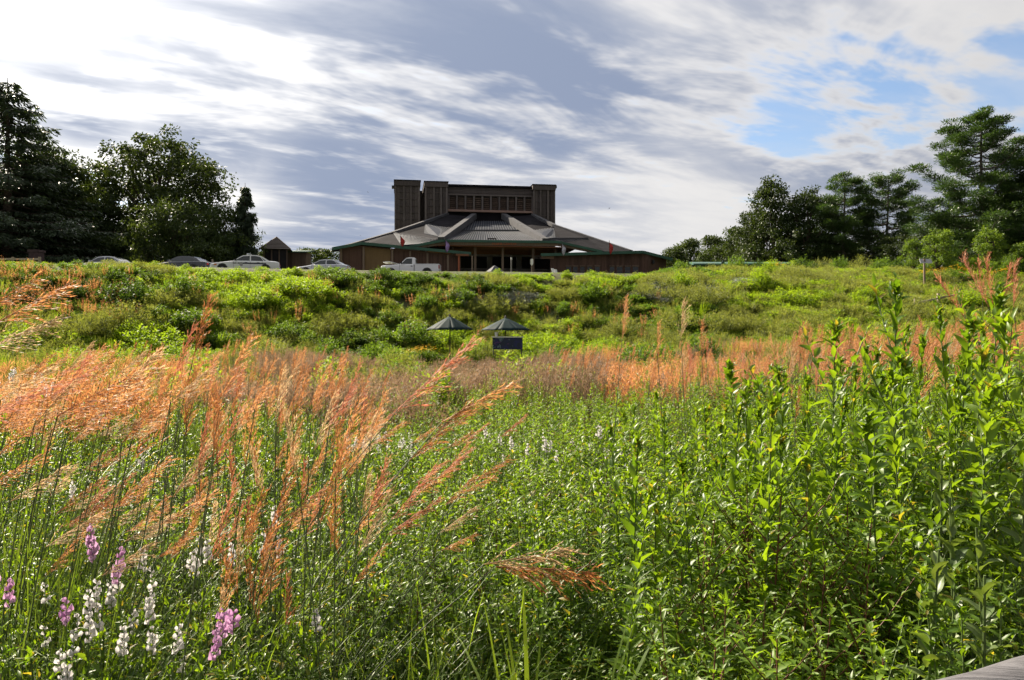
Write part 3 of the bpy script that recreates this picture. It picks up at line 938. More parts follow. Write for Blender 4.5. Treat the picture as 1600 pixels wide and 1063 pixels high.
# street furniture before the theatre front
p = gpt(831, 96)
lp = empty('sign_post', p)
a = at(830, 405, 96) - p
MB().tube([(0, 0, 0), (0, 0, a.z)], .06, 8).build('pole', 'post_wood', lp)
MB().slab([(-.17, -.09, a.z - .62), (0, -.09, a.z - .85), (.17, -.09, a.z - .62), (.17, -.09, a.z - .05), (0, -.09, a.z + .06), (-.17, -.09, a.z - .05)], (0, .025, 0)).build('panel', 'white_board', lp)
tag(lp, 'white panel on a post before the theatre canopy', 'sign')
p = gpt(799, 94)
bl = empty('bollard_post', p)
a = at(799, 402.5, 94) - p
MB().tube([(0, 0, 0), (0, 0, a.z - .25)], .07, 8).build('pole', 'grey_panel', bl)
MB().tube([(0, 0, a.z - .248), (0, 0, a.z)], .10, 8).build('lamp_head', 'white_board', bl)
tag(bl, 'thin grey lamp post under the middle of the theatre canopy', 'lamp post')
p = gpt(738, 94)
bl = empty('bollard_post', p)
a = at(738, 400, 94) - p
MB().tube([(0, 0, 0), (0, 0, a.z)], .06, 8).build('pole', 'post_wood', bl)
MB().box((-.1, -.1, 0), (.1, .1, .15)).build('foot', 'grey_panel', bl)
tag(bl, 'thin wooden post left of the canopy opening', 'post')
p = gpt(868, 92)
af = empty('sandwich_board', p, R(20))
hz = at(868, 419.5, 92).z - p.z
MB().slab([(-.42, -.55, 0), (-.10, -.55, 0), (-.25, 0, hz), (-.57, 0, hz)], (0, .05, 0)).build('panel', 'white_board', af)
MB().slab([(.0, -.45, 0), (.34, -.45, 0), (.20, .1, hz * .93), (-.14, .1, hz * .93)], (0, .05, 0)).build('panel', 'white_board', af)
tag(af, 'white folding board leaning before the right wing of the theatre', 'sign')
p = gpt(773, 93)
tn = empty('small_tent', p, R(25))
hz = at(773, 414.5, 93).z - p.z
MB().faces([(-.9, -.9, hz * .55), (.9, -.9, hz * .55), (.9, .9, hz * .55), (-.9, .9, hz * .55), (0, 0, hz)], [(0, 1, 4), (1, 2, 4), (2, 3, 4), (3, 0, 4), (3, 2, 1, 0)]).build('cover', 'tent_grey', tn)
for sx in (-.82, .82):
    for sy in (-.82, .82):
        MB().box((sx - .04, sy - .04, 0), (sx + .04, sy + .04, hz * .548)).build('leg', 'grey_panel', tn)
tag(tn, 'small grey pyramid canopy peeking over bushes below the canopy', 'canopy')

# ================================================================== vehicles (nose along +x, wheels on z = 0)
def loft_body(sections, mat, name, parent, smooth=False):
    """sections: (x, [(y, z) half outline from the bottom centre up to the top centre]) mirrored in y"""
    mb = MB()
    k = len(sections[0][1])
    ring = 2 * k - 2
    V = []
    for x, half in sections:
        V += [(x, y, z) for y, z in half] + [(x, -y, z) for y, z in reversed(half[1:-1])]
    fs = []
    for i in range(len(sections) - 1):
        for j in range(ring):
            j2 = (j + 1) % ring
            fs.append((i * ring + j, i * ring + j2, (i + 1) * ring + j2, (i + 1) * ring + j))
    fs.append(tuple(range(ring)))
    fs.append(tuple((len(sections) - 1) * ring + j for j in reversed(range(ring))))
    mb.faces(V, fs, 0, smooth)
    return mb.build(name, mat, parent)
def wheel(parent, x, y, r=.33, w_=.21):
    s = 1 if y > 0 else -1
    root = MB()
    prof = [(r * .62, 0), (r * .94, 0), (r, .035), (r, w_ - .035), (r * .94, w_), (r * .62, w_)]
    n = 20
    V = [(rr * math.cos(k * 2 * math.pi / n), s * -yy, rr * math.sin(k * 2 * math.pi / n)) for rr, yy in prof for k in range(n)]
    fs = [(i * n + k, i * n + (k + 1) % n, (i + 1) * n + (k + 1) % n, (i + 1) * n + k) for i in range(len(prof) - 1) for k in range(n)]
    root.faces(V, fs, 0, True)
    o = root.build('wheel', 'tyre', parent)
    o.location = (x, y, r)
    mb = MB()
    ri = r * .62
    V = [(ri * math.cos(k * 2 * math.pi / n), -s * .02, ri * math.sin(k * 2 * math.pi / n)) for k in range(n)] + [(.05 * math.cos(k * 2 * math.pi / n), s * .0, .05 * math.sin(k * 2 * math.pi / n)) for k in range(n)]
    mb.faces(V, [(k, (k + 1) % n, n + (k + 1) % n, n + k) for k in range(n)] + [tuple(range(n, 2 * n))])
    mb.build('rim', 'rim', o)
def sedan(name, loc, heading, paint, label, L=5.1, Wd=1.90, H=1.45, police=False):
    root = empty(name, loc, heading)
    hw, hl = Wd / 2, L / 2
    def sec(x, wf, zb, zs, zt):
        y = hw * wf
        return (x, [(0, zb), (y * .9, zb), (y * .985, zb + .12), (y, (zb + zs) / 2), (y * .985, zs - .05), (y * .93, zs), (y * .55, zt), (0, zt + .012)])
    S = [sec(hl, .80, .30, .60, .62), sec(hl - .07, .90, .24, .68, .70), sec(hl - .35, .97, .20, .76, .79), sec(hl - .95, 1, .18, .84, .89),
         sec(.82 * hl / 2.55 + .1, 1, .18, .93, .99), sec(.2, 1, .18, .95, .99), sec(-.9, 1, .18, .96, 1.0), sec(-hl + .95, 1, .20, .97, 1.02),
         sec(-hl + .35, .97, .24, .95, 1.0), sec(-hl + .06, .92, .30, .90, .93), sec(-hl, .84, .36, .84, .86)]
    body = loft_body(S, paint, 'body', root)
    # cabin
    zb = .94
    pr = [(.96, zb, .87), (.52, 1.20, .80), (.16, H - .05, .70), (-.25, H, .68), (-.85, H - .01, .67), (-1.20, H - .07, .69), (-1.55, 1.22, .78), (-1.90, zb + .03, .86)]
    V = []
    for x, z, wf in pr:
        V += [(x, hw * wf, z), (x, -hw * wf, z)]
    low = [(x, zb - .02, .90) for x, z, wf in pr]
    VL = []
    for x, z, wf in low:
        VL += [(x, hw * .88, z), (x, -hw * .88, z)]
    mb = MB()
    n = len(pr)
    fs = [(2 * i, 2 * i + 1, 2 * i + 3, 2 * i + 2) for i in range(n - 1)]
    for s in (0, 1):
        for i in range(n - 1):
            fs.append((2 * i + s, 2 * i + 2 + s, 2 * n + 2 * i + 2 + s, 2 * n + 2 * i + s))
    mb.faces(V + VL, fs)
    mb.build('cabin', paint, root)
    # side glass, one pane for each door
    def yat(z): return hw * (.875 - .19 * (z - zb) / (H - zb)) + .012
    for s in (1, -1):
        for pane in ([(.78, .99), (.42, 1.20), (.13, H - .12), (-.36, H - .085), (-.36, .99)], [(-.46, .99), (-.46, H - .085), (-.86, H - .09), (-1.14, H - .15), (-1.42, .99)]):
            MB().slab([(x, s * yat(z), z) for x, z in pane], (0, s * .006, 0)).build('side_window', 'car_glass', root)
        MB().slab([(-1.50, s * yat(1.0), 1.0), (-1.22, s * yat(H - .18), H - .18), (-1.62, s * yat(1.01), 1.01)], (0, s * .006, 0)).build('quarter_window', 'car_glass', root)
        mr = MB().box((.62, s * hw * .97, .96), (.78, s * (hw + .16), 1.10)).build('mirror', 'black_trim' if paint == 'paint_white' else paint, root)
        MB().box((.60, s * hw * 1.0, .975), (.618, s * (hw + .14), 1.085)).build('glass', 'lamp_clear', mr)
        for x in (hl - .95, -hl + 1.08):
            mb = MB()
            nn = 14
            mb.poly([(x + .40 * math.cos(math.pi * k / nn), s * (hw + .004), .33 + .40 * math.sin(math.pi * k / nn)) for k in range(nn + 1)] + [(x - .40, s * (hw + .004), .18), (x + .40, s * (hw + .004), .18)])
            mb.build('wheel_arch', 'black_trim', root)
            wheel(root, x, s * (hw - .0 + .012))
        MB().slab([(hl - .28, s * hw * .955, .56), (hl - .03, s * hw * .80, .54), (hl - .03, s * hw * .80, .66), (hl - .34, s * hw * .965, .70)], (.02, s * .02, 0)).build('headlight', 'lamp_clear', root)
        MB().slab([(hl - .52, s * hw * .99, .58), (hl - .30, s * hw * .975, .57), (hl - .36, s * hw * .98, .68), (hl - .54, s * hw * .995, .68)], (0, s * .016, 0)).build('turn_light', 'lamp_amber', root)
        MB().box((-hl + .005, s * hw * .55, .68), (-hl - .02, s * hw * .82, .82)).build('tail_light', 'lamp_red', root)
        for x in (-.20, -1.12):
            MB().box((x, s * (hw + .002), .82), (x + .2, s * (hw + .03), .855)).build('door_handle', 'black_trim' if police else paint, root)
        for x in (.86, -.41, -1.36):
            MB().box((x - .006, s * (hw - .02), .32), (x + .006, s * (hw + .004), .93)).build('door_seam', 'black_trim', root)
    a, b_ = Vector((.90, 0, 1.0)), Vector((.18, 0, H - .065))
    MB().slab([(.93, hw * .80, .985), (.93, -hw * .80, .985), (.19, -hw * .62, H - .055), (.19, hw * .62, H - .055)], (.012, 0, .016)).build('windshield', 'car_glass', root)
    MB().slab([(-1.23, hw * .60, H - .075), (-1.23, -hw * .60, H - .075), (-1.83, -hw * .76, 1.0), (-1.83, hw * .76, 1.0)], (-.012, 0, .016)).build('rear_window', 'car_glass', root)
    MB().box((hl - .02, -hw * .55, .48), (hl + .012, hw * .55, .62)).build('grille', 'black_trim', root)
    MB().box((hl - .12, -hw * .86, .26), (hl + .05, hw * .86, .42)).build('bumper', paint, root)
    MB().box((-hl + .10, -hw * .88, .30), (-hl - .06, hw * .88, .48)).build('bumper', paint, root)
    if police:
        lb = MB().box((-.42, -.62, H + .03), (-.12, .62, H + .13)).build('light_bar', 'lightbar', root)
        for s in (-1, 1):
            MB().box((-.36, s * .45 - .04, H - .03), (-.18, s * .45 + .04, H + .028)).build('foot', 'black_trim', lb)
            MB().box((-.425, s * .26, H + .045), (-.115, s * .60, H + .135)).build('lens', 'lamp_clear', lb)
            MB().box((.55, s * (hw - .02), .72), (-1.62, s * (hw + .009), .81)).build('stripe', 'stripe_navy', root)
            MB().box((.92, s * (hw - .02), .735), (.62, s * (hw + .009), .795)).build('stripe', 'stripe_navy', root)
            mb = MB()
            nn = 12
            mb.slab([(.28 + .14 * math.cos(k * 2 * math.pi / nn), s * (hw + .012), .69 + .17 * math.sin(k * 2 * math.pi / nn)) for k in range(nn)], (0, s * .006, 0))
            mb.build('door_emblem', 'sign_grey', root)
        MB().box((hl - .02, -hw * .62, .46), (hl + .03, hw * .62, .50)).build('grille_bar', 'rim', root)
    tag(root, label, 'car', 'vehicles parked along the top of the bank')
    return root
def pickup(loc, heading):
    root = empty('pickup_truck', loc, heading)
    hw, hl = .98, 2.85
    def sec(x, wf, zb, zt):
        y = hw * wf
        return (x, [(0, zb), (y * .9, zb), (y, zb + .16), (y, (zb + zt) / 2), (y * .98, zt - .10), (y * .88, zt), (0, zt + .02)])
    loft_body([sec(hl, .88, .42, .98), sec(hl - .12, .96, .36, 1.08), sec(hl - .5, 1, .34, 1.13), sec(1.15, 1, .34, 1.20), sec(.95, 1, .34, 1.22), sec(-.45, 1, .34, 1.22)], 'paint_white', 'cab_body', root)
    # load bed: floor, sides, tailgate
    for s in (1, -1):
        MB().slab([(-.50, s * hw, .48), (-hl, s * hw, .52), (-hl, s * hw, 1.20), (-.50, s * hw, 1.20)], (0, -s * .10, 0)).build('bed_side', 'paint_white', root)
        MB().box((-.50, s * (hw + .02), 1.202), (-hl, s * (hw - .14), 1.25)).build('bed_rail', 'paint_white', root)
    MB().box((-.50, -hw + .11, .60), (-hl + .08, hw - .11, .68)).build('bed_floor', 'paint_silver', root)
    MB().box((-.502, -hw + .11, .60), (-.56, hw - .11, 1.20)).build('bed_front', 'paint_white', root)
    MB().box((-hl + .002, -hw + .02, .55), (-hl - .06, hw - .02, 1.22)).build('tailgate', 'paint_white', root)
    MB().box((-hl - .05, -hw, .38), (-hl - .22, hw, .54)).build('bumper', 'rim', root)
    MB().box((hl - .05, -hw, .42), (hl + .14, hw, .62)).build('bumper', 'rim', root)
    # cab
    zb, H = 1.20, 1.90
    pr = [(1.02, zb, .90), (.62, 1.58, .82), (.34, H - .05, .74), (.10, H, .72), (-.36, H, .72), (-.50, H - .05, .74), (-.55, 1.5, .82), (-.56, zb, .90)]
    V, VL = [], []
    for x, z, wf in pr:
        V += [(x, hw * wf, z), (x, -hw * wf, z)]
        VL += [(x, hw * .90, zb - .01), (x, -hw * .90, zb - .01)]
    n = len(pr)
    fs = [(2 * i, 2 * i + 1, 2 * i + 3, 2 * i + 2) for i in range(n - 1)]
    for s in (0, 1):
        for i in range(n - 1):
            fs.append((2 * i + s, 2 * i + 2 + s, 2 * n + 2 * i + 2 + s, 2 * n + 2 * i + s))
    MB().faces(V + VL, fs).build('cab_roof', 'paint_white', root)
    def yat(z): return hw * (.905 - .175 * (z - zb) / (H - zb)) + .012
    for s in (1, -1):
        MB().slab([(x, s * yat(z), z) for x, z in [(.80, 1.26), (.50, 1.60), (.30, H - .12), (-.22, H - .10), (-.22, 1.26)]], (0, s * .008, 0)).build('side_window', 'car_glass', root)
        mr = MB().box((.72, s * hw * .97, 1.22), (.84, s * (hw + .22), 1.44)).build('mirror', 'black_trim', root)
        MB().box((.70, s * (hw + .02), 1.24), (.718, s * (hw + .20), 1.42)).build('glass', 'lamp_clear', mr)
        MB().box((-.10, s * (hw + .002), 1.00), (-.28, s * (hw + .03), 1.06)).build('door_handle', 'black_trim', root)
        for x in (.98, -.40):
            MB().box((x - .008, s * (hw - .02), .46), (x + .008, s * (hw + .004), 1.19)).build('door_seam', 'black_trim', root)
        for x in (hl - 1.0, -hl + 1.15):
            mb = MB()
            nn = 14
            mb.poly([(x + .50 * math.cos(math.pi * k / nn), s * (hw + .005), .40 + .48 * math.sin(math.pi * k / nn)) for k in range(nn + 1)] + [(x - .50, s * (hw + .005), .34), (x + .50, s * (hw + .005), .34)])
            mb.build('wheel_arch', 'black_trim', root)
            wheel(root, x, s * (hw + .014), .39, .25)
        MB().box((hl - .14, s * .62, .74), (hl + .012, s * .88, .94)).build('headlight', 'lamp_clear', root)
        MB().box((-hl + .03, s * (hw - .09), .78), (-hl - .07, s * (hw + .006), 1.14)).build('tail_light', 'lamp_red', root)
    MB().slab([(1.0, hw * .84, 1.25), (1.0, -hw * .84, 1.25), (.38, -hw * .70, H - .07), (.38, hw * .70, H - .07)], (.014, 0, .016)).build('windshield', 'car_glass', root)
    MB().slab([(-.565, hw * .66, 1.76), (-.565, -hw * .66, 1.76), (-.575, -hw * .74, 1.3), (-.575, hw * .74, 1.3)], (-.012, 0, 0)).build('rear_window', 'car_glass', root)
    # hood standing a little open at the nose
    hood = MB().slab([(1.08, hw * .86, 1.27), (1.08, -hw * .86, 1.27), (1.95, -hw * .90, 1.50), (1.95, hw * .90, 1.50)], (0, 0, -.05))
    hood.slab([(1.95, hw * .90, 1.50), (1.95, -hw * .90, 1.50), (hl - .22, -hw * .86, 1.46), (hl - .22, hw * .86, 1.46)], (0, 0, -.05))
    hood.build('hood', 'paint_white', root)
    MB().box((hl - .30, -.02, 1.10), (hl - .27, .02, 1.42)).build('hood_prop', 'black_trim', root)
    MB().box((hl - .02, -.58, .72), (hl + .02, .58, .96)).build('grille', 'black_trim', root)
    tag(root, 'white pickup truck with its hood raised before the theatre', 'pickup truck', 'vehicles parked along the top of the bank')
    return root
def cpt(px, Y, dz=.02):
    p = gpt(px, Y); p.z += dz
    return p
sedan('parked_car', cpt(164, 64.5), R(176), 'paint_silver', 'silver car glinting in the sun, leftmost vehicle on the bank', 4.7, 1.82, 1.46)
sedan('parked_car', cpt(286, 63.5), R(174), 'paint_grey', 'dark grey sedan parked before the white booth', 4.9, 1.84, 1.42)
sedan('police_car', cpt(384, 62.5), R(195), 'paint_white', 'white police sedan with a navy side stripe and roof light bar', 5.3, 1.98, 1.47, True)
sedan('parked_car', cpt(506, 70.0), R(178), 'paint_silver', 'silver sedan half hidden by bushes left of the pickup', 4.7, 1.82, 1.45)
pickup(cpt(642, 76), R(180))

# ------------------------------------------------------------------ two market umbrellas at the foot of the bank
def patio_umbrella(px, Y, py_top, py_rim, wpx, label, turn):
    p = gpt(px, Y)
    r = empty('patio_umbrella', p, turn)
    zt, zr = at(px, py_top, Y).z - p.z, at(px, py_rim, Y).z - p.z
    rad = wpx / 2 / FPX * Y * 1.02
    n, m_ = 8, 5
    for k in range(n):                                   # eight panels, each sagging a little between its ribs
        V = []
        for i in range(m_ + 1):
            f = .04 + .96 * i / m_
            for j in range(5):
                a = (k + j / 4) * 2 * math.pi / n
                sag = 1 - .075 * math.sin(math.pi * j / 4) * f
                zz = zt - (zt - zr) * (f ** .93) - .06 * math.sin(math.pi * j / 4) * f * (1 - f * .6) + .03 * math.sin(math.pi * f)
                V.append((rad * f * sag * math.cos(a), rad * f * sag * math.sin(a), zz))
        mb = MB()
        mb.faces(V, [(i * 5 + j, i * 5 + j + 1, i * 5 + j + 6, i * 5 + j + 5) for i in range(m_) for j in range(4)], 0, True)
        o = mb.build('canopy_panel', 'canopy_cloth', r)
        s_ = o.modifiers.new('thickness', 'SOLIDIFY'); s_.thickness = .006
        a = k * 2 * math.pi / n
        MB().tube([(0, 0, zt - .12), (rad * .98 * math.cos(a), rad * .98 * math.sin(a), zr - .02)], .012, 4).build('rib', 'pole_dark', r)
    MB().tube([(0, 0, 0), (0, 0, zt + .02)], .03, 8).build('pole', 'pole_dark', r)
    MB().tube([(0, 0, zt - .03), (0, 0, zt + .03), (0, 0, zt + .07), (0, 0, zt + .12)], [.07, .06, .035, .01], 8).build('finial', 'pole_dark', r)
    MB().tube([(0, 0, 0), (0, 0, .06), (0, 0, .10)], [.28, .28, .1], 12).build('base', 'black_trim', r)
    tag(r, label, 'umbrella', 'open umbrellas at the foot of the bank')
patio_umbrella(703, 43.0, 493.5, 515.0, 73, 'dark green umbrella on the left, standing over yellow flowers', R(10))
patio_umbrella(790, 43.0, 496.0, 515.5, 79, 'dark green umbrella on the right, above the blue painted table', R(28))
p = gpt(793, 42.2)
tb = empty('painted_table', p, R(2))
a, b_ = at(769.5, 527.5, 42.2) - p, at(816, 546, 42.2) - p
MB().box((a.x, -.42, b_.z), (b_.x, -.38, a.z)).build('front_panel', 'mural_blue', tb)
MB().box((a.x - .04, -.47, a.z + .002), (b_.x + .04, .4, a.z + .05)).build('table_top', 'white_board', tb)
for s in (a.x + .02, b_.x - .06):
    MB().box((s, -.376, 0), (s + .04, .38, a.z)).build('side_panel', 'mural_blue', tb)
tag(tb, 'table with a dark blue painted front under the right umbrella', 'table')
cp = empty('paper_cup', p + Vector((a.x + .22, -.2, a.z + .052)))
MB().tube([(0, 0, 0), (0, 0, .20)], [.07, .10], 10).build('cup', 'cup_white', cp)
MB().tube([(0, 0, .202), (0, 0, .26)], [.105, .09], 10).build('lid', 'cup_white', cp)
tag(cp, 'small pale cup at the left end of the blue table', 'cup')

# ------------------------------------------------------------------ deck railing at the lower right corner
rl = empty('deck_railing', (.724, 1.27, 0))
d = Vector((.173, .076, 0)).normalized()
pts, rad = [], []
ax = Vector((0, 0, 1.45 - .062))
nseg, npt = 26, 14
V = []
nrm = Vector((-d.y, d.x, 0))
for i in range(nseg + 1):
    c_ = ax + d * (-.9 + 3.0 * i / nseg)
    for k in range(npt):
        a = k * 2 * math.pi / npt
        rr = .062 * (1 + .05 * math.sin(i * 1.7 + k * 2.1) + .035 * math.sin(i * .6 + k * 5))
        V.append(c_ + nrm * rr * 1.15 * math.cos(a) + Vector((0, 0, rr * math.sin(a))) + nrm * -.06)
mb = MB()
mb.faces(V, [(i * npt + k, i * npt + (k + 1) % npt, (i + 1) * npt + (k + 1) % npt, (i + 1) * npt + k) for i in range(nseg) for k in range(npt)], 0, True)
mb.poly(V[:npt]); mb.poly(V[-npt:])
mb.build('rail', 'rail_grey', rl)
for f in (-.8, .75, 1.9):
    c_ = d * f
    MB().tube([c_ + nrm * -.06 + Vector((0, 0, -.1)), c_ + nrm * -.06 + Vector((0, 0, 1.31))], .05, 10).build('post', 'rail_grey', rl)
tag(rl, 'weathered grey round wooden rail in the lower right corner', 'railing')

# ------------------------------------------------------------------ birds
def bird(px, py, Y, span, bank, label):
    r = empty('bird', at(px, py, Y), R(40))
    r.rotation_euler = (R(bank), R(10), R(35))
    s = span / 2
    mb = MB()
    prof = [(-.42, .01), (-.25, .05), (0, .10), (.22, .09), (.36, .05), (.46, .008)]
    n = 8
    V = [(x * s, rr * s * math.cos(k * 2 * math.pi / n), rr * s * .9 * math.sin(k * 2 * math.pi / n)) for x, rr in prof for k in range(n)]
    mb.faces(V, [(i * n + k, i * n + (k + 1) % n, (i + 1) * n + (k + 1) % n, (i + 1) * n + k) for i in range(len(prof) - 1) for k in range(n)], 0, True)
    mb.build('body', 'bird_black', r)
    for q in (1, -1):
        MB().slab([(.16 * s, q * .06 * s, .04 * s), (.20 * s, q * .5 * s, .22 * s), (-.10 * s, q * 1.0 * s, .14 * s), (-.16 * s, q * .5 * s, .16 * s), (-.14 * s, q * .06 * s, .03 * s)], (0, 0, -.02 * s)).build('wing', 'bird_black', r)
    MB().slab([(-.36 * s, .04 * s, 0), (-.72 * s, .12 * s, 0), (-.64 * s, 0, 0), (-.72 * s, -.12 * s, 0), (-.36 * s, -.04 * s, 0)], (0, 0, -.015 * s)).build('tail', 'bird_black', r)
    tag(r, label, 'bird')
bird(575, 300.5, 60, .26, 20, 'small dark bird in the sky left of the stage tower')
bird(952, 326, 60, .24, -15, 'small dark bird in the sky right of the stage tower')
bird(563, 368.5, 70, .24, 10, 'tiny dark bird low over the left slope of the theatre roof')

# ================================================================== trees
def lobes_auto(g, H, Rr, base, n):
    """uneven crown outline: lobes at different heights and distances"""
    out = [(0, 0, H * .80, Rr * .45, H * .19)]
    for i in range(n):
        f = (i + .5) / n
        z = base + (H * .88 - base) * f
        env = Rr * math.sin(math.pi * (.22 + .70 * f)) ** .8
        a = i * 2.399 + g.uniform(-.5, .5)
        q = env * g.uniform(.35, .72)
        out.append((q * math.cos(a), q * math.sin(a), z, env * g.uniform(.34, .52), (H - base) * g.uniform(.11, .17)))
    return out
def broadleaf(seed, H, Rr, base, mat, bark='bark', n=14, ncl=210, nleaf=62, leaf=.30, cr=.75, gaps=0.0):
    g = np.random.default_rng(seed)
    lob = lobes_auto(g, H, Rr, base, n)
    wood_ = NP()
    tr = H * .022 + .05
    top = H * .82
    path = [(g.normal() * .05 * k, g.normal() * .05 * k, top * k / 6) for k in range(7)]
    path[0] = (0, 0, -.3)
    wood_.tube(path, tr, tr * .22, .5, 0, 7)
    P = np.array(path)
    for (x, y, z, r, h) in lob[1:]:
        z0 = max(base * .55, z * .55)
        f = min(z0 / top, .95)
        s = P[0] * (1 - f) + P[-1] * f
        e = np.array([x, y, z])
        mid = (s + e) / 2 + np.array([0, 0, -.04 * H * g.uniform(0, 1)])
        wood_.tube([s, mid, e], tr * .38, tr * .08, .5, 0, 5)
        for q in range(3):
            e2 = e + g.uniform(-.6, .6, size=3) * [r, r, h]
            wood_.tube([mid, (mid + e2) / 2 + g.normal(size=3) * .1, e2], tr * .16, tr * .04, .5, 0, 4)
    cr_ = NP()
    vol = np.array([l[3] ** 2 * l[4] for l in lob]) ** .66
    cnt = np.maximum(3, (vol / vol.sum() * ncl).astype(int))
    PP, DD, TT = [], [], []
    for (x, y, z, r, h), c in zip(lob, cnt):
        d = rdir(c, g)
        d[:, 2] = np.abs(d[:, 2]) * np.where(g.random(c) < .25, -1, 1)
        rad = g.uniform(.55, 1.06, c)[:, None]
        cen = np.array([x, y, z]) + d * rad * np.array([r, r, h])
        k = np.maximum(12, (nleaf * g.uniform(.6, 1.35, c))).astype(int)
        for j in range(c):
            o = rdir(k[j], g)
            rr = cr * g.uniform(.7, 1.25) * g.random(k[j])[:, None] ** .5
            PP.append(cen[j] + o * rr * [1.15, 1.15, .62])
            DD.append(o + g.normal(size=(k[j], 3)) * .6 + [0, 0, -.25])
            TT.append(np.clip(g.normal(.5, .2, k[j]) + g.normal() * .18, 0, 1))
    PP, DD, TT = np.concatenate(PP), np.concatenate(DD), np.concatenate(TT)
    N_ = len(PP)
    Lf = leaf * g.uniform(.7, 1.3, N_)
    V, F = leaves(PP, DD, rdir(N_, g) + [0, 0, .8], Lf, Lf * .62, .2)
    cr_.add(V, F, TT)
    return wood_.mesh('trunk', bark), cr_.mesh('crown', mat)
def needles(np_, P, Dr, g, L, W, mi=0, tint=None):
    n = len(P)
    V, F = leaves(P, Dr, rdir(n, g) + [0, 0, 1.2], L * g.uniform(.7, 1.3, n), np.full(n, W), .1)
    np_.add(V, F, np.clip(g.normal(.5, .22, n), 0, 1) if tint is None else tint, mi)
def spruce(seed, H, Rr, base=.6, dens=1.0, power=.85):
    """drooping sprays on down-swept branches, a ragged spire"""
    g = np.random.default_rng(seed)
    wd, cr_ = NP(), NP()
    wd.tube([(0, 0, -.3), (0, 0, H * .5), (0, 0, H)], H * .017 + .05, .02, .5, 0, 7)
    z = base
    PP, DD = [], []
    while z < H - .2:
        f = (z - base) / (H - base)
        rz = Rr * (1 - f) ** power * (.25 + .75 * min(1, f * 6 + .6))
        nb = max(3, int(7 - 2 * f))
        for k in range(nb):
            a = g.uniform(0, 2 * np.pi)
            Lb = rz * g.uniform(.72, 1.18) + .15
            h = np.array([math.cos(a), math.sin(a), 0])
            tt = np.linspace(0, 1, 6)
            path = np.array([0, 0, z]) + h * (tt * Lb)[:, None] + np.array([0, 0, 1.]) * ((-.34 * tt + .20 * tt ** 2.4) * Lb)[:, None]
            wd.tube(path, .02 + .012 * Lb, .01, .5, 0, 4)
            n = int((12 + 34 * Lb) * dens)
            t_ = g.uniform(.12, 1.0, n) ** .8
            c = np.stack([np.interp(t_, tt, path[:, i]) for i in range(3)], 1)
            side = np.cross(h, [0, 0, 1.])
            off = g.normal(size=n) * (.10 + .16 * Lb) * (1.05 - t_)
            c = c + side * off[:, None] * 1.1 + np.array([0, 0, -1.]) * (np.abs(g.normal(size=n)) * .22 * (1 + .08 * Lb))[:, None]
            PP.append(c)
            DD.append(h * .55 + side * (np.sign(off) * .5)[:, None] + g.normal(size=(n, 3)) * .3 + [0, 0, -.55])
        z += (.42 + .035 * H * (1 - f) * .5) * g.uniform(.8, 1.2)
    PP, DD = np.concatenate(PP), np.concatenate(DD)
    needles(cr_, PP, DD, g, .42, .13)
    return wd.mesh('trunk', 'bark'), cr_.mesh('crown', 'needle')
def pine(seed, H, spread, bare, flat=False, nb=26, clump=95, mat='pine_needle', lean=0.0):
    """open pine: long level limbs carrying flat plates of upswept tufts"""
    g = np.random.default_rng(seed)
    wd, cr_ = NP(), NP()
    top = np.array([lean, 0, H])
    tp = np.array([[0, 0, -.3], [lean * .2, 0, H * .35], [lean * .7, 0, H * .7], top])
    wd.tube(tp, H * .016 + .07, .04, .5, 0, 7)
    PP, DD, TT = [], [], []
    for i in range(nb):
        f = (i + g.uniform(0, .8)) / nb
        z = bare + (H * .985 - bare) * f
        base = np.array([np.interp(z, tp[:, 2], tp[:, 0]), 0, z])
        a = i * 2.399 + g.uniform(-.4, .4)
        env = spread * ((math.sin(math.pi * (.30 + .62 * f)) ** .9) if flat else ((1 - f) ** .62 * g.uniform(.55, 1.15) + .10))
        Lb = max(.6, env * g.uniform(.75, 1.12))
        h = np.array([math.cos(a), math.sin(a), 0])
        rise = g.uniform(-.02, .24) + (.25 * f)
        tt = np.linspace(0, 1, 6)
        path = base + h * (tt * Lb)[:, None] + np.array([0, 0, 1.]) * ((rise * tt ** 1.5 - .10 * np.sin(np.pi * tt)) * Lb)[:, None]
        wd.tube(path, .025 + .016 * Lb, .012, .5, 0, 4)
        ncl = max(3, int(2 + Lb * 2.1))
        for j in range(ncl):
            t_ = g.uniform(.35, 1.03) if j else 1.0
            c = np.array([np.interp(t_, tt, path[:, q]) for q in range(3)])
            side = np.cross(h, [0, 0, 1.])
            c = c + side * g.normal() * .22 * Lb * (1.15 - t_) * 1.3 + [0, 0, g.uniform(0, .15)]
            wd.tube([np.array([np.interp(max(t_ - .15, 0), tt, path[:, q]) for q in range(3)]), c], .02, .01, .5, 0, 3)
            n = int(clump * g.uniform(.6, 1.2))
            o = rdir(n, g)
            rr = g.random(n)[:, None] ** .5 * (.55 + .05 * Lb) * g.uniform(.7, 1.2)
            PP.append(c + o * rr * [1.25, 1.25, .36] + [0, 0, .08])
            DD.append(o * [1, 1, .5] + h * .25 + g.normal(size=(n, 3)) * .35 + [0, 0, .42])
            TT.append(np.clip(g.normal(.5, .2, n) + g.normal() * .15, 0, 1))
    PP, DD, TT = np.concatenate(PP), np.concatenate(DD), np.concatenate(TT)
    needles(cr_, PP, DD, g, .30, .075, 0, TT)
    return wd.mesh('trunk', 'grey_bark'), cr_.mesh('crown', mat)
def plant_tree(name, meshes, px, Y, label, group, rz=0.0, s=1.0, cat='tree', sink=0.0):
    p = gpt(px, Y); p.z -= sink
    r = empty(name, p, rz)
    r.scale = (s, s, s) if not hasattr(s, '__len__') else s
    link('trunk', meshes[0], r)
    link('crown', meshes[1], r)
    tag(r, label, cat, group)
    return r
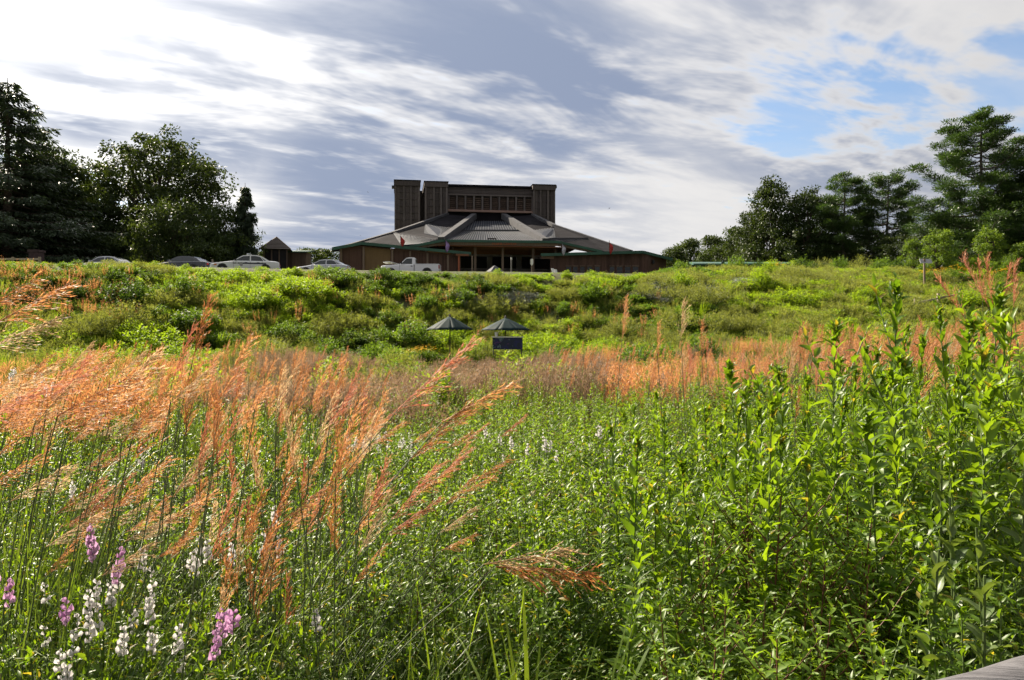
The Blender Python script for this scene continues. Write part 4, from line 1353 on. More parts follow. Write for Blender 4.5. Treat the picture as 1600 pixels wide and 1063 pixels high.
def hgt(px, py, Y):
    return at(px, py, Y).z - gpt(px, Y).z
GL, GR = 'trees on the terrace left of the theatre', 'trees on the terrace right of the theatre'
m_spruce = spruce(11, 22.0, 8.0, .8, 1.25, .72)
plant_tree('spruce_tree', m_spruce, 12, 78, 'tallest dark spruce with drooping branches at the left edge', GL, 0, (1.42, 1.42, hgt(12, 122, 78) / 22.0))
plant_tree('spruce_tree', m_spruce, -55, 84, 'dark spruce partly cut by the left edge of the picture', GL, 2.0, (1.2, 1.2, .86))
m_dark = broadleaf(21, 15.0, 7.4, .9, 'oak_leaf', n=22, ncl=460, nleaf=66, leaf=.32, cr=.9)
plant_tree('dense_tree', m_dark, 92, 86, 'dense dark tree just right of the tall spruce', GL, .4, (1, 1, hgt(92, 238, 86) / 15.0))
plant_tree('dense_tree', m_dark, 66, 84, 'dark tree shouldering the right side of the tall spruce', GL, 5.1, (.8, .8, hgt(66, 222, 84) / 15.0))
plant_tree('dense_tree', m_dark, 138, 92, 'lower dark tree filling the gap before the big oak', GL, 2.2, (.82, .82, hgt(138, 292, 92) / 15.0))
plant_tree('dense_tree', m_dark, 40, 92, 'dark broad tree behind the foot of the tall spruce', GL, 4.0, (1, 1, hgt(40, 275, 92) / 15.0))
m_oak = broadleaf(31, 18.5, 9.2, 5.0, 'oak_leaf', n=26, ncl=500, nleaf=60, leaf=.34, cr=.85)
plant_tree('oak_tree', m_oak, 250, 97, 'largest spreading oak with sky showing through its left side', GL, .9, (1.12, 1.12, hgt(250, 203, 97) / 18.5))
m_green = broadleaf(41, 8.0, 7.2, .6, 'maple_leaf', n=20, ncl=300, nleaf=62, leaf=.26, cr=.75)
plant_tree('round_tree', m_green, 272, 84, 'broad low olive-green tree in front of the big oak', GL, .2, (1, 1, hgt(272, 311, 84) / 8.0))
plant_tree('round_tree', m_green, 350, 89, 'dark green tree at the right end of the left tree group', GL, 2.6, (.72, .72, hgt(350, 318, 89) / 8.0))
plant_tree('round_tree', m_green, 196, 90, 'low dark tree between the oak trunk and the parked silver car', GL, 4.4, (.8, .8, hgt(196, 345, 90) / 8.0))
m_slim = spruce(51, 9.0, 1.75, .3, 2.0, .62)
plant_tree('slim_conifer', m_slim, 383, 88, 'slim pointed conifer beside the sky left of the kiosk', GL, 0, (1, 1, hgt(383, 286, 88) / 9.0))
for i, (px, Y, py) in enumerate(((-20, 98, 335), (30, 100, 340), (90, 104, 338), (150, 106, 345), (225, 108, 350), (300, 104, 352), (345, 100, 358))):
    plant_tree('understory_tree', m_green, px, Y, 'shadowed understory tree filling the space below the left tree crowns', 'understory of the left trees', i * 1.1, (.9, .9, hgt(px, py, Y) / 8.0))
# right
m_r1 = broadleaf(61, 12.0, 4.4, 1.0, 'oak_leaf', n=18, ncl=230, nleaf=60, leaf=.30, cr=.75)
plant_tree('round_tree', m_r1, 1208, 104, 'tall rounded dark tree, first of the right-hand group', GR, .3, (1, 1, hgt(1208, 276, 104) / 12.0))
plant_tree('round_tree', m_r1, 1178, 108, 'dark tree on the left flank of the right-hand group', GR, 2.3, (.72, .72, hgt(1178, 318, 108) / 12.0))
plant_tree('round_tree', m_r1, 1262, 101, 'dark tree with a flat shoulder left of the open pines', GR, 3.9, (.95, .95, hgt(1262, 291, 101) / 12.0))
m_vp = pine(71, 12.0, 3.3, 3.2, True, 34, 140, lean=.3)
m_vp2 = pine(72, 11.5, 4.2, 3.6, True, 34, 140, lean=-.5)
plant_tree('open_pine', m_vp, 1318, 98, 'open-crowned pine with bare lower trunk, the narrower of two', GR, .6, (1, 1, hgt(1318, 275, 98) / 12.0))
plant_tree('open_pine', m_vp2, 1384, 98, 'open-crowned pine with spreading bare limbs beside the large pine', GR, 1.9, (1, 1, hgt(1384, 277, 98) / 11.5))
plant_tree('open_pine', m_vp, 1296, 106, 'pine behind the rounded dark trees at right', GR, 3.6, (.85, .85, hgt(1296, 312, 106) / 12.0))
m_wp = pine(81, 15.5, 8.2, 1.2, False, 64, 150)
plant_tree('white_pine', m_wp, 1533, 76, 'largest pine at right with long level limbs against the clouds', GR, .5, (1, 1, hgt(1533, 180, 76) / 15.5))
m_wp2 = pine(82, 13.5, 6.6, .8, False, 46, 110)
plant_tree('white_pine', m_wp2, 1625, 72, 'dark pine at the right edge behind the largest pine', GR, 1.4, (1, 1, hgt(1625, 240, 72) / 13.5))
plant_tree('white_pine', m_wp2, 1580, 84, 'pine filling the gap behind the largest pine', GR, 3.3, (.9, .9, hgt(1580, 290, 84) / 13.5))
for i, (px, Y, py) in enumerate(((1365, 104, 368), (1325, 108, 372), (1405, 92, 362), (1460, 88, 340), (1505, 86, 335), (1560, 82, 330), (1610, 80, 330), (1235, 110, 360), (1290, 100, 365))):
    plant_tree('understory_tree', m_r1, px, Y, 'shadowed understory tree filling the space below the right tree crowns', 'understory of the right trees', i * 1.3, (.75, .75, hgt(px, py, Y) / 12.0))
# young bright trees before the big pine
m_y = broadleaf(91, 4.2, 1.75, .3, 'sun_leaf', n=12, ncl=130, nleaf=46, leaf=.15, cr=.38)
GY = 'young trees before the big pine'
plant_tree('young_tree', m_y, 1467, 66, 'young bright green tree behind the trail sign', GY, .2, (1, 1, hgt(1467, 355, 66) / 4.2))
plant_tree('young_tree', m_y, 1547, 66, 'young bright green tree right of the trail sign before dark pine', GY, 1.7, (.9, .9, hgt(1547, 352, 66) / 4.2))
plant_tree('young_tree', m_y, 1428, 70, 'yellowish young tree left of the trail sign', GY, 3.0, (.75, .75, hgt(1428, 371, 70) / 4.2))
plant_tree('young_tree', m_y, 1592, 64, 'young green tree at the right edge of the terrace', GY, 4.0, (.6, .6, hgt(1592, 378, 64) / 4.2))
# mid-distance trees between theatre and right-hand group
m_mid = broadleaf(95, 8.0, 4.6, .6, 'maple_leaf', n=16, ncl=210, nleaf=52, leaf=.30, cr=.7)
GM = 'trees between the theatre and the right-hand group'
for i, (px, Y, py, s, lab) in enumerate(((1150, 116, 352, .9, 'green tree left of the dark right-hand group'), (1118, 122, 366, .9, 'lower green tree over the closed umbrella'), (1080, 130, 372, 1.0, 'light green tree right of the theatre wing'), (1052, 128, 384, .8, 'small green tree beside the end of the right wing'))):
    plant_tree('green_tree', m_mid, px, Y, lab, GM, i * 1.5, (s, s, hgt(px, py, Y) / 8.0))
for i, (px, Y, py, s, lab) in enumerate(((482, 112, 386, .8, 'low sunlit tree between the shed and the theatre'), (512, 118, 388, .8, 'low sunlit tree touching the left end of the theatre'), (410, 120, 392, .9, 'low dark tree behind the kiosk'))):
    plant_tree('green_tree', m_mid, px, Y, lab, 'low trees left of the theatre', i * 1.5 + .7, (s, s, hgt(px, py, Y) / 8.0))

# ------------------------------------------------------------------ geometry-node scatter, only for masses nobody could count
def scatter(name, pts, rot, scl, idx_, meshes, label, cat=None):
    srcs = []
    for i, me_ in enumerate(meshes):
        srcs.append(bpy.data.objects.new(name + '_source', me_))
    me_ = bpy.data.meshes.new(name)
    n = len(pts)
    me_.vertices.add(n)
    me_.vertices.foreach_set('co', np.asarray(pts, np.float32).reshape(-1))
    for nm, tp, arr in (('rot', 'FLOAT_VECTOR', rot), ('scl', 'FLOAT_VECTOR', scl)):
        a = me_.attributes.new(nm, tp, 'POINT')
        a.data.foreach_set('vector', np.asarray(arr, np.float32).reshape(-1))
    a = me_.attributes.new('pick', 'INT', 'POINT')
    a.data.foreach_set('value', np.asarray(idx_, np.int32))
    o = bpy.data.objects.new(name, me_)
    C.objects.link(o)
    g = bpy.data.node_groups.new(name, 'GeometryNodeTree')
    g.interface.new_socket('Geometry', in_out='INPUT', socket_type='NodeSocketGeometry')
    g.interface.new_socket('Geometry', in_out='OUTPUT', socket_type='NodeSocketGeometry')
    gi, go = g.nodes.new('NodeGroupInput'), g.nodes.new('NodeGroupOutput')
    iop = g.nodes.new('GeometryNodeInstanceOnPoints')
    jn = g.nodes.new('GeometryNodeJoinGeometry')
    for s in reversed(srcs):                             # the join node lists its inputs last first
        oi = g.nodes.new('GeometryNodeObjectInfo')
        oi.inputs['Object'].default_value = s
        ti = g.nodes.new('GeometryNodeGeometryToInstance')
        g.links.new(oi.outputs['Geometry'], ti.inputs[0])
        g.links.new(ti.outputs[0], jn.inputs[0])
    def na(nm, tp):
        q = g.nodes.new('GeometryNodeInputNamedAttribute')
        q.data_type = tp
        q.inputs['Name'].default_value = nm
        return q.outputs[0]
    g.links.new(gi.outputs[0], iop.inputs['Points'])
    g.links.new(jn.outputs[0], iop.inputs['Instance'])
    iop.inputs['Pick Instance'].default_value = True
    g.links.new(na('pick', 'INT'), iop.inputs['Instance Index'])
    g.links.new(na('rot', 'FLOAT_VECTOR'), iop.inputs['Rotation'])
    g.links.new(na('scl', 'FLOAT_VECTOR'), iop.inputs['Scale'])
    g.links.new(iop.outputs[0], go.inputs[0])
    md = o.modifiers.new('scatter', 'NODES')
    md.node_group = g
    tag(o, label, cat, kind='stuff')
    return o
def rots(n, tilt=.12, g=rng):
    return np.stack([g.normal(size=n) * tilt, g.normal(size=n) * tilt, g.uniform(0, 6.283, n)], 1)
def scl(s):
    s = np.asarray(s)
    return np.stack([s, s, s], 1) if s.ndim == 1 else s
# far wood behind everything
n = 210
g = np.random.default_rng(5)
a = g.uniform(-.86, .95, n)
Y = g.uniform(190, 300, n)
X = a * Y
keep = ~((a > -.32) & (a < .12) & (g.random(n) < .7))
X, Y, a = X[keep], Y[keep], a[keep]
ht_ = np.where((a > .1) & (a < .33), g.uniform(.95, 1.25, len(X)) * (1.45 + .9 * (a - .1) / .2), g.uniform(1.2, 1.9, len(X)))
scatter('far_wood', np.stack([X, Y, terrain(X, Y)], 1), rots(len(X), .0, g), np.stack([ht_ * 1.05, ht_ * 1.05, ht_ * .93], 1), g.integers(0, 2, len(X)), [m_mid[1], m_green[1]], 'far wood closing the view behind the terrace')

# ================================================================== plants of bank and meadow
def shrub(seed, Rr, H, mat, nst=46, nl=46, L=.085, wf=.45, up=.9, jit=.35):
    """mound of leafy shoots rising from one crown"""
    g = np.random.default_rng(seed)
    np_ = NP()
    PP, DD, LL = [], [], []
    st = NP()
    for i in range(nst):
        a = g.uniform(0, 6.283)
        q = math.sqrt(g.random())
        tip = np.array([math.cos(a) * q * Rr, math.sin(a) * q * Rr, H * (1 - .62 * q ** 2.2) * g.uniform(.80, 1.12)])
        b0 = np.array([math.cos(a) * q * Rr * .35, math.sin(a) * q * Rr * .35, 0])
        st.tube([b0, (b0 + tip) / 2 + [0, 0, .05], tip], .008, .003, .4, 0, 3)
        t_ = g.uniform(.12, 1.0, nl) ** .6
        c = b0 + (tip - b0) * t_[:, None]
        az = g.uniform(0, 6.283, nl)
        d = np.stack([np.cos(az), np.sin(az), np.full(nl, up) * t_], 1) + g.normal(size=(nl, 3)) * jit
        c = c + unit(d) * .03 + g.normal(size=(nl, 3)) * .045
        PP.append(c); DD.append(d); LL.append(L * g.uniform(.7, 1.25, nl) * (1.15 - .35 * t_))
    PP, DD, LL = np.concatenate(PP), np.concatenate(DD), np.concatenate(LL)
    V, F = leaves(PP, DD, rdir(len(PP), g) + [0, 0, 1.3], LL, LL * wf, .18)
    np_.add(V, F, np.clip(g.normal(.5, .2, len(PP)), 0, 1))
    return np_.mesh('foliage', mat), st.mesh('stem', 'stem_green')
SH = {
    'bright': [shrub(101, .95, 1.15, 'shrub_bright', 60, 46, .12, .42), shrub(102, 1.15, .95, 'shrub_bright', 66, 44, .12, .42), shrub(103, .75, 1.4, 'shrub_bright', 46, 52, .12, .40)],
    'mid': [shrub(111, 1.0, 1.05, 'shrub_mid', 60, 44, .12, .5), shrub(112, .85, 1.3, 'shrub_mid', 52, 48, .12, .5)],
    'olive': [shrub(121, 1.25, 1.0, 'shrub_olive', 90, 44, .11, .20, 1.6, .25), shrub(122, 1.0, 1.2, 'shrub_olive', 76, 48, .11, .18, 1.6, .25)],
    'dark': [shrub(131, 1.0, 1.0, 'shrub_dark', 60, 46, .13, .5), shrub(132, 1.2, 1.1, 'shrub_dark', 66, 44, .13, .5)],
}
SDESC = {'bright': 'yellow-green leafy bush', 'mid': 'mid-green leafy bush', 'olive': 'feathery olive-green mound', 'dark': 'dark green bush'}
def landmark(px):
    for lim, t_ in ((110, 'at the far left'), (235, 'below the glinting silver car'), (330, 'below the dark sedan'), (450, 'below the police car'), (560, 'below the half-hidden sedan'), (690, 'below the pickup'),
                    (760, 'below the left half of the canopy'), (870, 'below the right half of the canopy'), (1010, 'below the right wing'), (1110, 'just right of the theatre'), (1280, 'below the rounded dark trees'), (1420, 'below the open pines')):
        if px < lim: return t_
    return 'below the largest pine'
def rowname(x, y):
    yf, yc = np.interp(x, XF, YF), np.interp(x, XF, YC)
    t_ = (y - yf) / (yc - yf)
    return 'at the foot of the bank' if t_ < .3 else ('midway up the bank' if t_ < .72 else ('on the crest of the bank' if t_ < 1.12 else 'on the terrace'))
def bush(kind, x, y, s, rz, name='leafy_bush', label=None, group=None, var=None):
    px = 800 + x / y * FPX
    ms = SH[kind][(var if var is not None else int(rng.integers(0, 99))) % len(SH[kind])]
    r = empty(name, (x, y, tz(x, y) - .05), rz)
    r.scale = s if hasattr(s, '__len__') else (s, s, s)
    link('foliage', ms[0], r); link('stem', ms[1], r)
    lab = label or f'{SDESC[kind]} {rowname(x, y)} {landmark(px)}'
    tag(r, lab, 'bush', group or lab.replace('bush', 'bushes').replace('mound', 'mounds'))
    return r
# the bank: bushes at least a metre or so apart, the kinds in drifts
g = np.random.default_rng(17)
placed = []
UM = [(at(703, 515, 43).x, 43.0), (at(790, 515, 43).x, 42.6)]
tries = 0
while len(placed) < 285 and tries < 9000:
    tries += 1
    y = g.uniform(33, 67)
    x = g.uniform(-.70, .70) * y
    yf, yc = np.interp(x, XF, YF), np.interp(x, XF, YC)
    t_ = (y - yf) / (yc - yf)
    if t_ < -.04 or t_ > .95 or (x < 10 and t_ > .87): continue
    px = 800 + x / y * FPX
    if any(abs(x - ux) < 2.2 and -6 < y - uy < 1.4 for ux, uy in UM): continue
    if px > 1130 and t_ > .15 and g.random() < .62: continue        # the smooth green slope at right has few bushes
    if px < 110 and t_ > .5 and g.random() < .7: continue
    dmin = 1.25 + .3 * (y - 40) / 20
    if any((x - q[0]) ** 2 + (y - q[1]) ** 2 < dmin * dmin for q in placed): continue
    placed.append((x, y, t_, px))
for (x, y, t_, px) in placed:
    dr = math.sin(x * .33 + 1.0) + math.cos(y * .41 + x * .12) + g.normal() * .55
    if t_ > .80: kind = 'bright' if dr > -1.0 else 'mid'
    elif dr > .55: kind = 'bright'
    elif dr > -.25: kind = 'olive'
    elif dr > -1.0: kind = 'mid'
    else: kind = 'dark'
    if px > 1000 and t_ < .9: kind = 'olive' if dr < .8 else 'bright'
    s = g.uniform(.55, 1.0) if g.random() < .6 else g.uniform(.9, 1.55)
    if t_ > .80:
        s *= .68
        if 130 < px < 450 or 590 < px < 690: s *= .85               # the cars stay in view
    sky_row = np.interp(px, [0, 110, 140, 230, 250, 330, 460, 590, 700, 740, 1010, 1080, 1600], [404, 405, 407, 408, 413, 422, 422, 418, 427, 428, 430, 415, 409]) - abs(g.normal()) * 4
    hmax = (EYE + (HOR - sky_row) / FPX * y - tz(x, y)) / 1.2       # the crest keeps the cars and the theatre front in view
    if hmax < .22: continue
    sz = min(s, hmax)
    sw = min(s, max(sz * 1.3, .55))
    bush(kind, x, y, (sw * g.uniform(.95, 1.25), sw * g.uniform(.95, 1.25), sz), g.uniform(0, 6.28))
for i, (dx_, dy_, sz) in enumerate(((-.75, -1.1, .5), (.1, -1.3, .42), (.7, -1.0, .5), (-1.5, -.6, .6), (1.4, -.7, .62))):
    bush('bright', UM[1][0] + dx_, UM[1][1] + dy_, (.55, .5, sz), i * 1.2, 'leafy_bush', 'low bright bush before the blue painted table', 'low bushes before the blue table')
# bushes on the terrace at right
for (px, py, Y, kind, s, lab) in ((1064, 411, 80, 'mid', 1.5, 'round green bush at the corner of the right wing'), (1150, 409, 82, 'mid', 1.6, 'loose grey-green bush behind the closed umbrella'),
                                  (1186, 412, 84, 'dark', 1.0, 'small dark bush under the green walkway roof'), (1210, 413, 78, 'bright', 1.6, 'yellowish low bush before the green walkway roof'),
                                  (1236, 415, 76, 'bright', 1.3, 'yellow-green bush left of the clipped dark bush'), (1256, 405, 76, 'dark', 1.5, 'clipped dark round bush at the end of the walkway'),
                                  (1284, 408, 80, 'olive', 1.5, 'feathery pale bush right of the clipped dark bush'), (1312, 411, 78, 'mid', 1.4, 'green bush below the narrower open pine'),
                                  (1345, 408, 80, 'olive', 1.6, 'pale bush between the two open pines'), (1378, 406, 78, 'mid', 1.5, 'green bush below the wider open pine'),
                                  (1405, 410, 72, 'dark', 1.3, 'dark bush left of the yellowish young tree'), (1490, 412, 68, 'mid', 1.2, 'green bush between the two bright young trees'),
                                  (1520, 414, 64, 'bright', 1.1, 'bright bush below the second young tree'), (1572, 412, 62, 'mid', 1.2, 'green bush before the right-edge pine')):
    p = gpt(px, Y)
    hh = max(.8, at(px, py - 6, Y).z - p.z)
    bush(kind, p.x, Y, (s, s, hh / 1.1), px * .37, 'terrace_bush', lab, 'bushes on the terrace at right')

# low cover under and between the bushes
low = [shrub(141, .8, .45, 'shrub_bright', 34, 34, .11, .4)[0], shrub(142, .8, .40, 'shrub_mid', 34, 34, .11, .45)[0], shrub(143, .9, .55, 'shrub_olive', 44, 34, .11, .2, 1.6, .25)[0]]
g = np.random.default_rng(23)
n = 5200
Y = 30 + (g.random(n) ** .8) * 42
X = g.uniform(-.74, .74, n) * Y
t_ = (Y - np.interp(X, XF, YF)) / (np.interp(X, XF, YC) - np.interp(X, XF, YF))
k = (t_ > -.1) & (t_ < 1.35) & ~((t_ > 1.0) & (X < 6))
for ux, uy in UM: k &= ~((np.abs(X - ux) < 1.3) & (np.abs(Y - uy + .3) < 1.3))
X, Y, t_ = X[k], Y[k], t_[k]
drift = np.sin(X * .33 + 1) + np.cos(Y * .41 + X * .12) + g.normal(size=len(X)) * .7
pick = np.where(drift > .3, 0, np.where(drift > -.6, 2, 1))
right = X / Y > .27
pick = np.where(right & (g.random(len(X)) < .8), np.where(g.random(len(X)) < .45, 0, 2), pick)
s = g.uniform(.7, 1.5, len(X)) 
row = np.interp(800 + X / Y * FPX, [0, 140, 230, 330, 460, 700, 740, 1010, 1080, 1600], [412, 412, 416, 425, 424, 428, 430, 431, 418, 412]) - np.abs(g.normal(size=len(X))) * 3
cap = (EYE + (HOR - row) / FPX * Y - terrain(X, Y)) / .55
s = np.where(t_ > .5, np.clip(cap, .12, s), s)
scatter('bank_undergrowth', np.stack([X, Y, terrain(X, Y) - .03], 1), rots(len(X), .1, g), scl(s), pick, low, 'low leafy ground cover over the bank and the smooth slope at right')
# silver-grey ground cover patches
sil = [shrub(151, .55, .28, 'silver_leaf', 30, 30, .06, .5)[0]]
PT = []
for (cx, cy, rx, ry, m_) in ((785, 464, 45, 10, 60), (1055, 452, 55, 12, 80), (1160, 440, 18, 4, 22), (1500, 432, 20, 5, 12)):
    for _ in range(m_):
        px, py = cx + g.normal() * rx * .5, cy + g.normal() * ry * .5
        for Y in np.arange(36, 75, .4):                  # where that line of sight meets the bank
            x = (px - 800) / FPX * Y
            if EYE + (HOR - py) / FPX * Y < tz(x, Y) + .45:
                PT.append((x, Y - .3, tz(x, Y - .3) + .12)); break
PT = np.array(PT)
scatter('silver_cover', PT, rots(len(PT), .1, g), scl(g.uniform(.9, 1.8, len(PT))), np.zeros(len(PT)), sil, 'silver-grey ground cover in bare patches of the bank')

# ---- tawny grass of the meadow
def tuft(seed, nb, H, spread, mats, wid, seedhead=0, bend=.25, leaf_mi=0, head_mi=1, hl=.25, sp=34):
    g_ = np.random.default_rng(seed)
    np_ = NP()
    for i in range(nb):
        a = g_.uniform(0, 6.283); q = spread * math.sqrt(g_.random())
        p0 = np.array([math.cos(a) * q, math.sin(a) * q, 0])
        d = np.array([math.cos(a) * .22 + g_.normal() * .12, math.sin(a) * .22 + g_.normal() * .12, 1.0])
        V, F = blade(p0, d, H * g_.uniform(.45, .9), wid * g_.uniform(.7, 1.3), bend * g_.uniform(.4, 1.5), 4)
        np_.add(V, F, np.array([np.clip(g_.normal(.5, .25), 0, 1)]), leaf_mi)
    for i in range(seedhead):
        a = g_.uniform(0, 6.283); q = spread * .8 * math.sqrt(g_.random())
        p0 = np.array([math.cos(a) * q, math.sin(a) * q, 0])
        top = p0 + np.array([g_.normal() * .13 + .10, g_.normal() * .13, H * g_.uniform(.85, 1.15)])
        np_.tube([p0, (p0 + top) / 2 + [.01, 0, .03], top], .004, .002, .4, head_mi, 3)
        t_ = g_.random(sp)
        c = top + (top - p0) / H * ((t_ - .55) * hl * 1.5)[:, None]
        dd = np.stack([g_.normal(size=sp) * .5 + .25, g_.normal(size=sp) * .5, np.full(sp, .9)], 1)
        c = c + dd * .02
        Ls = .055 * g_.uniform(.6, 1.3, sp)
        V, F = leaves(c, dd, rdir(sp, g_), Ls, np.full(sp, .011), .1)
        np_.add(V, F, np.clip(g_.normal(.5, .25, sp), 0, 1), head_mi)
    return np_
TAW = [tuft(201 + i, 30, .95, .20, None, .012, 14, .22, 0, 1, .25, 26).mesh('tawny', ['tawny', 'tawny']) for i in range(3)]
TAG = [tuft(211 + i, 44, .95, .20, None, .012, 9, .25, 0, 1, .28, 30).mesh('tawny', ['grass_blade', 'plume']) for i in range(3)]
GRN = [tuft(221 + i, 46, .75, .22, None, .013, 0, .35).mesh('tuft', ['grass_blade']) for i in range(3)]
g = np.random.default_rng(29)
n = 15000
Y = 9.0 + 38 * g.random(n) ** 1.15
X = g.uniform(-.74, .74, n) * Y
px = 800 + X / Y * FPX
t_ = (Y - np.interp(X, XF, YF)) / (np.interp(X, XF, YC) - np.interp(X, XF, YF))
k = t_ < .02
k &= ~((px > 700) & (Y < 13))
k &= ~((px > 560) & (px < 1300) & (Y < 15) & (g.random(n) < .8))
k &= ~((Y > 36) & (px > 560) & (px < 900) & (g.random(n) < .85))     # green before the umbrellas
for ux, uy in UM: k &= ~((np.abs(X - ux) < 1.3) & (np.abs(Y - uy + .3) < 1.3))
X, Y, px = X[k], Y[k], px[k]
dr = np.sin(X * .45 + .5) + np.cos(Y * .37 - X * .2) + .6 * np.sin(X * 1.3 + Y * .9) + g.normal(size=len(X)) * .35
u_ = g.random(len(X))
typ = np.where(px < 330, np.where(dr > .4, 1, 2), np.where(px < 940, np.where(dr > -.45, 0, 2), np.where(dr > .5, 1, np.where(dr > -.1, 0, 2))))
typ = np.where(u_ < .22, 2, typ)
typ = np.where((px < 230) & (Y < 40), np.where(u_ < .85, 2, 1), typ)
typ = np.where((Y > 27) & (u_ < .45), 2, typ)
pick = typ * 3 + g.integers(0, 3, len(X))
s = g.uniform(.70, 1.08, len(X)) * (1 + .22 * np.sin(X * .6 + 1.1) * np.cos(Y * .42 + X * .15)) * np.where(typ == 2, g.uniform(.75, 1.35, len(X)), 1.0)
s = s * np.interp(Y, [12, 18], [1.0, .80])
s = s * np.where((Y > 27) & (px > 655) & (px < 850), .74, 1.0)
scatter('meadow_grass', np.stack([X, Y, terrain(X, Y) - .02], 1), rots(len(X), .07, g), scl(s), pick, TAW + TAG + GRN, 'tawny and green meadow grass filling the floor of the dell')
# tawny plumes along the left crest and scattered over the bank
g = np.random.default_rng(31)
n = 330
Y = g.uniform(38, 56, n)
X = g.uniform(-.70, -.44, n) * Y
t_ = (Y - np.interp(X, XF, YF)) / (np.interp(X, XF, YC) - np.interp(X, XF, YF))
k = (t_ > .30) & (t_ < .74) & (X / Y < -.49)
X, Y = X[k], Y[k]
n2 = 120
Y2 = g.uniform(40, 60, n2); X2 = g.uniform(-.42, .2, n2) * Y2
t2 = (Y2 - np.interp(X2, XF, YF)) / (np.interp(X2, XF, YC) - np.interp(X2, XF, YF))
k2 = (t2 > .1) & (t2 < .7)
X, Y = np.concatenate([X, X2[k2]]), np.concatenate([Y, Y2[k2]])
scatter('bank_grass', np.stack([X, Y, terrain(X, Y)], 1), rots(len(X), .08, g), scl(g.uniform(.8, 1.15, len(X))), g.integers(0, 3, len(X)), TAG, 'rust-tipped grass along the left crest and among the bushes')

# fine green grass standing among the bushes of the bank
g = np.random.default_rng(43)
n = 1500
Y = g.uniform(30, 62, n); X = g.uniform(-.72, .72, n) * Y
t_ = (Y - np.interp(X, XF, YF)) / (np.interp(X, XF, YC) - np.interp(X, XF, YF))
k = (t_ > -.2) & (t_ < .68)
for ux, uy in UM: k &= ~((np.abs(X - ux) < 1.5) & (Y > uy - 13) & (Y < uy + 1))
X, Y = X[k], Y[k]
GRF = [tuft(231 + i, 70, 1.1, .34, None, .022, 0, .22).mesh('tuft', ['shrub_olive' if i else 'shrub_bright']) for i in range(3)]
scatter('fine_bank_grass', np.stack([X, Y, terrain(X, Y)], 1), rots(len(X), .08, g), scl(g.uniform(.7, 1.25, len(X))), g.integers(0, 3, len(X)), GRF, 'fine pale green grass between the bushes of the bank')
# low green plants among the tawny grass
g = np.random.default_rng(37)
for i in range(80):
    y = g.uniform(13, 42); a_ = g.uniform(-.62, .62); x = a_ * y
    if (y - np.interp(x, XF, YF)) > -2: continue
    px = 800 + a_ * FPX
    if 640 < px < 860 and y > 22: continue
    kind = ('mid', 'olive', 'bright', 'olive')[i % 4]
    where = 'left' if px < 560 else ('middle' if px < 1000 else 'right')
    far = 'near' if y < 22 else 'far'
    lab = f'{SDESC[kind]} among the tawny grass, {far} part, {where} of the meadow'
    bush(kind, x, y, (g.uniform(.7, 1.3), g.uniform(.7, 1.2), g.uniform(.75, 1.15) if y < 26 else g.uniform(.9, 1.4)), g.uniform(0, 6.28), 'meadow_bush', lab, lab.replace('bush', 'bushes').replace('mound', 'mounds'))

# ================================================================== foreground plants
def stalk(seed, H=1.3, n=52, L=.085, wf=.36, mat='stalk_leaf', stem='stem_green', opp=False, side=0, low=.12, top_tuft=14, elev=.55, shrink=.55):
    """upright leafy stem: leaves in a spiral (or pairs), shrinking and steepening upwards, small tuft at the tip"""
    g = np.random.default_rng(seed)
    st, lf = NP(), NP()
    bx, by = g.normal() * .05, g.normal() * .05
    cur = lambda t: np.stack([bx * t ** 2, by * t ** 2, t * H], -1)
    tt = np.linspace(0, 1, 6)
    st.tube(cur(tt), .0055, .0025, .5, 0, 5)
    PP, DD, LL = [], [], []
    def run(fn, n_, t0, L_, e0):
        t = np.linspace(t0, 1, n_)
        P = fn(t)
        if opp:
            k = np.arange(n_) // 2
            az = k * (np.pi / 2) + (np.arange(n_) % 2) * np.pi + g.normal(size=n_) * .25
            t2 = t0 + (1 - t0) * (k / max(1, k.max()))
            P = fn(t2)
        else:
            az = np.arange(n_) * 2.399 + g.normal(size=n_) * .25
        el = e0 + .75 * t ** 3 + g.normal(size=n_) * .22
        D_ = np.stack([np.cos(az) * np.cos(el), np.sin(az) * np.cos(el), np.sin(el)], 1)
        PP.append(P); DD.append(D_); LL.append(L_ * g.uniform(.75, 1.2, n_) * (1.05 - shrink * t ** 2) * np.minimum(1, .55 + t * 1.4))
    run(cur, n, low, L, elev - .25)
    for i in range(side):
        t0 = g.uniform(.45, .85)
        a = g.uniform(0, 6.283)
        b0 = cur(np.array([t0]))[0]
        e = b0 + np.array([math.cos(a) * .16, math.sin(a) * .16, .22]) * g.uniform(.7, 1.3)
        fn = lambda t, b0=b0, e=e: b0 + (e - b0) * np.asarray(t)[:, None]
        st.tube([b0, (b0 + e) / 2 + [0, 0, -.01], e], .0032, .0015, .5, 0, 4)
        run(fn, 12, .25, L * .62, elev)
    tip = cur(np.array([1.0]))[0]
    az = g.uniform(0, 6.283, top_tuft)
    PP.append(np.repeat(tip[None], top_tuft, 0) + g.normal(size=(top_tuft, 3)) * [.010, .010, .022])
    DD.append(np.stack([np.cos(az) * .6, np.sin(az) * .6, g.uniform(.3, 1.2, top_tuft)], 1))
    LL.append(L * .38 * g.uniform(.7, 1.3, top_tuft))
    PP, DD, LL = np.concatenate(PP), np.concatenate(DD), np.concatenate(LL)
    nn = len(PP)
    up = np.array([0, 0, 1.0]) + g.normal(size=(nn, 3)) * .28
    V, F = leaves(PP, DD, up, LL, LL * wf * g.uniform(.85, 1.15, nn), .26, .2, True)
    tint = np.clip(g.normal(.45, .18, nn) + .25 * (PP[:, 2] / H - .6), 0, 1)
    lf.add(V, F, tint)
    return st.mesh('stem', stem), lf.mesh('leaves', mat)
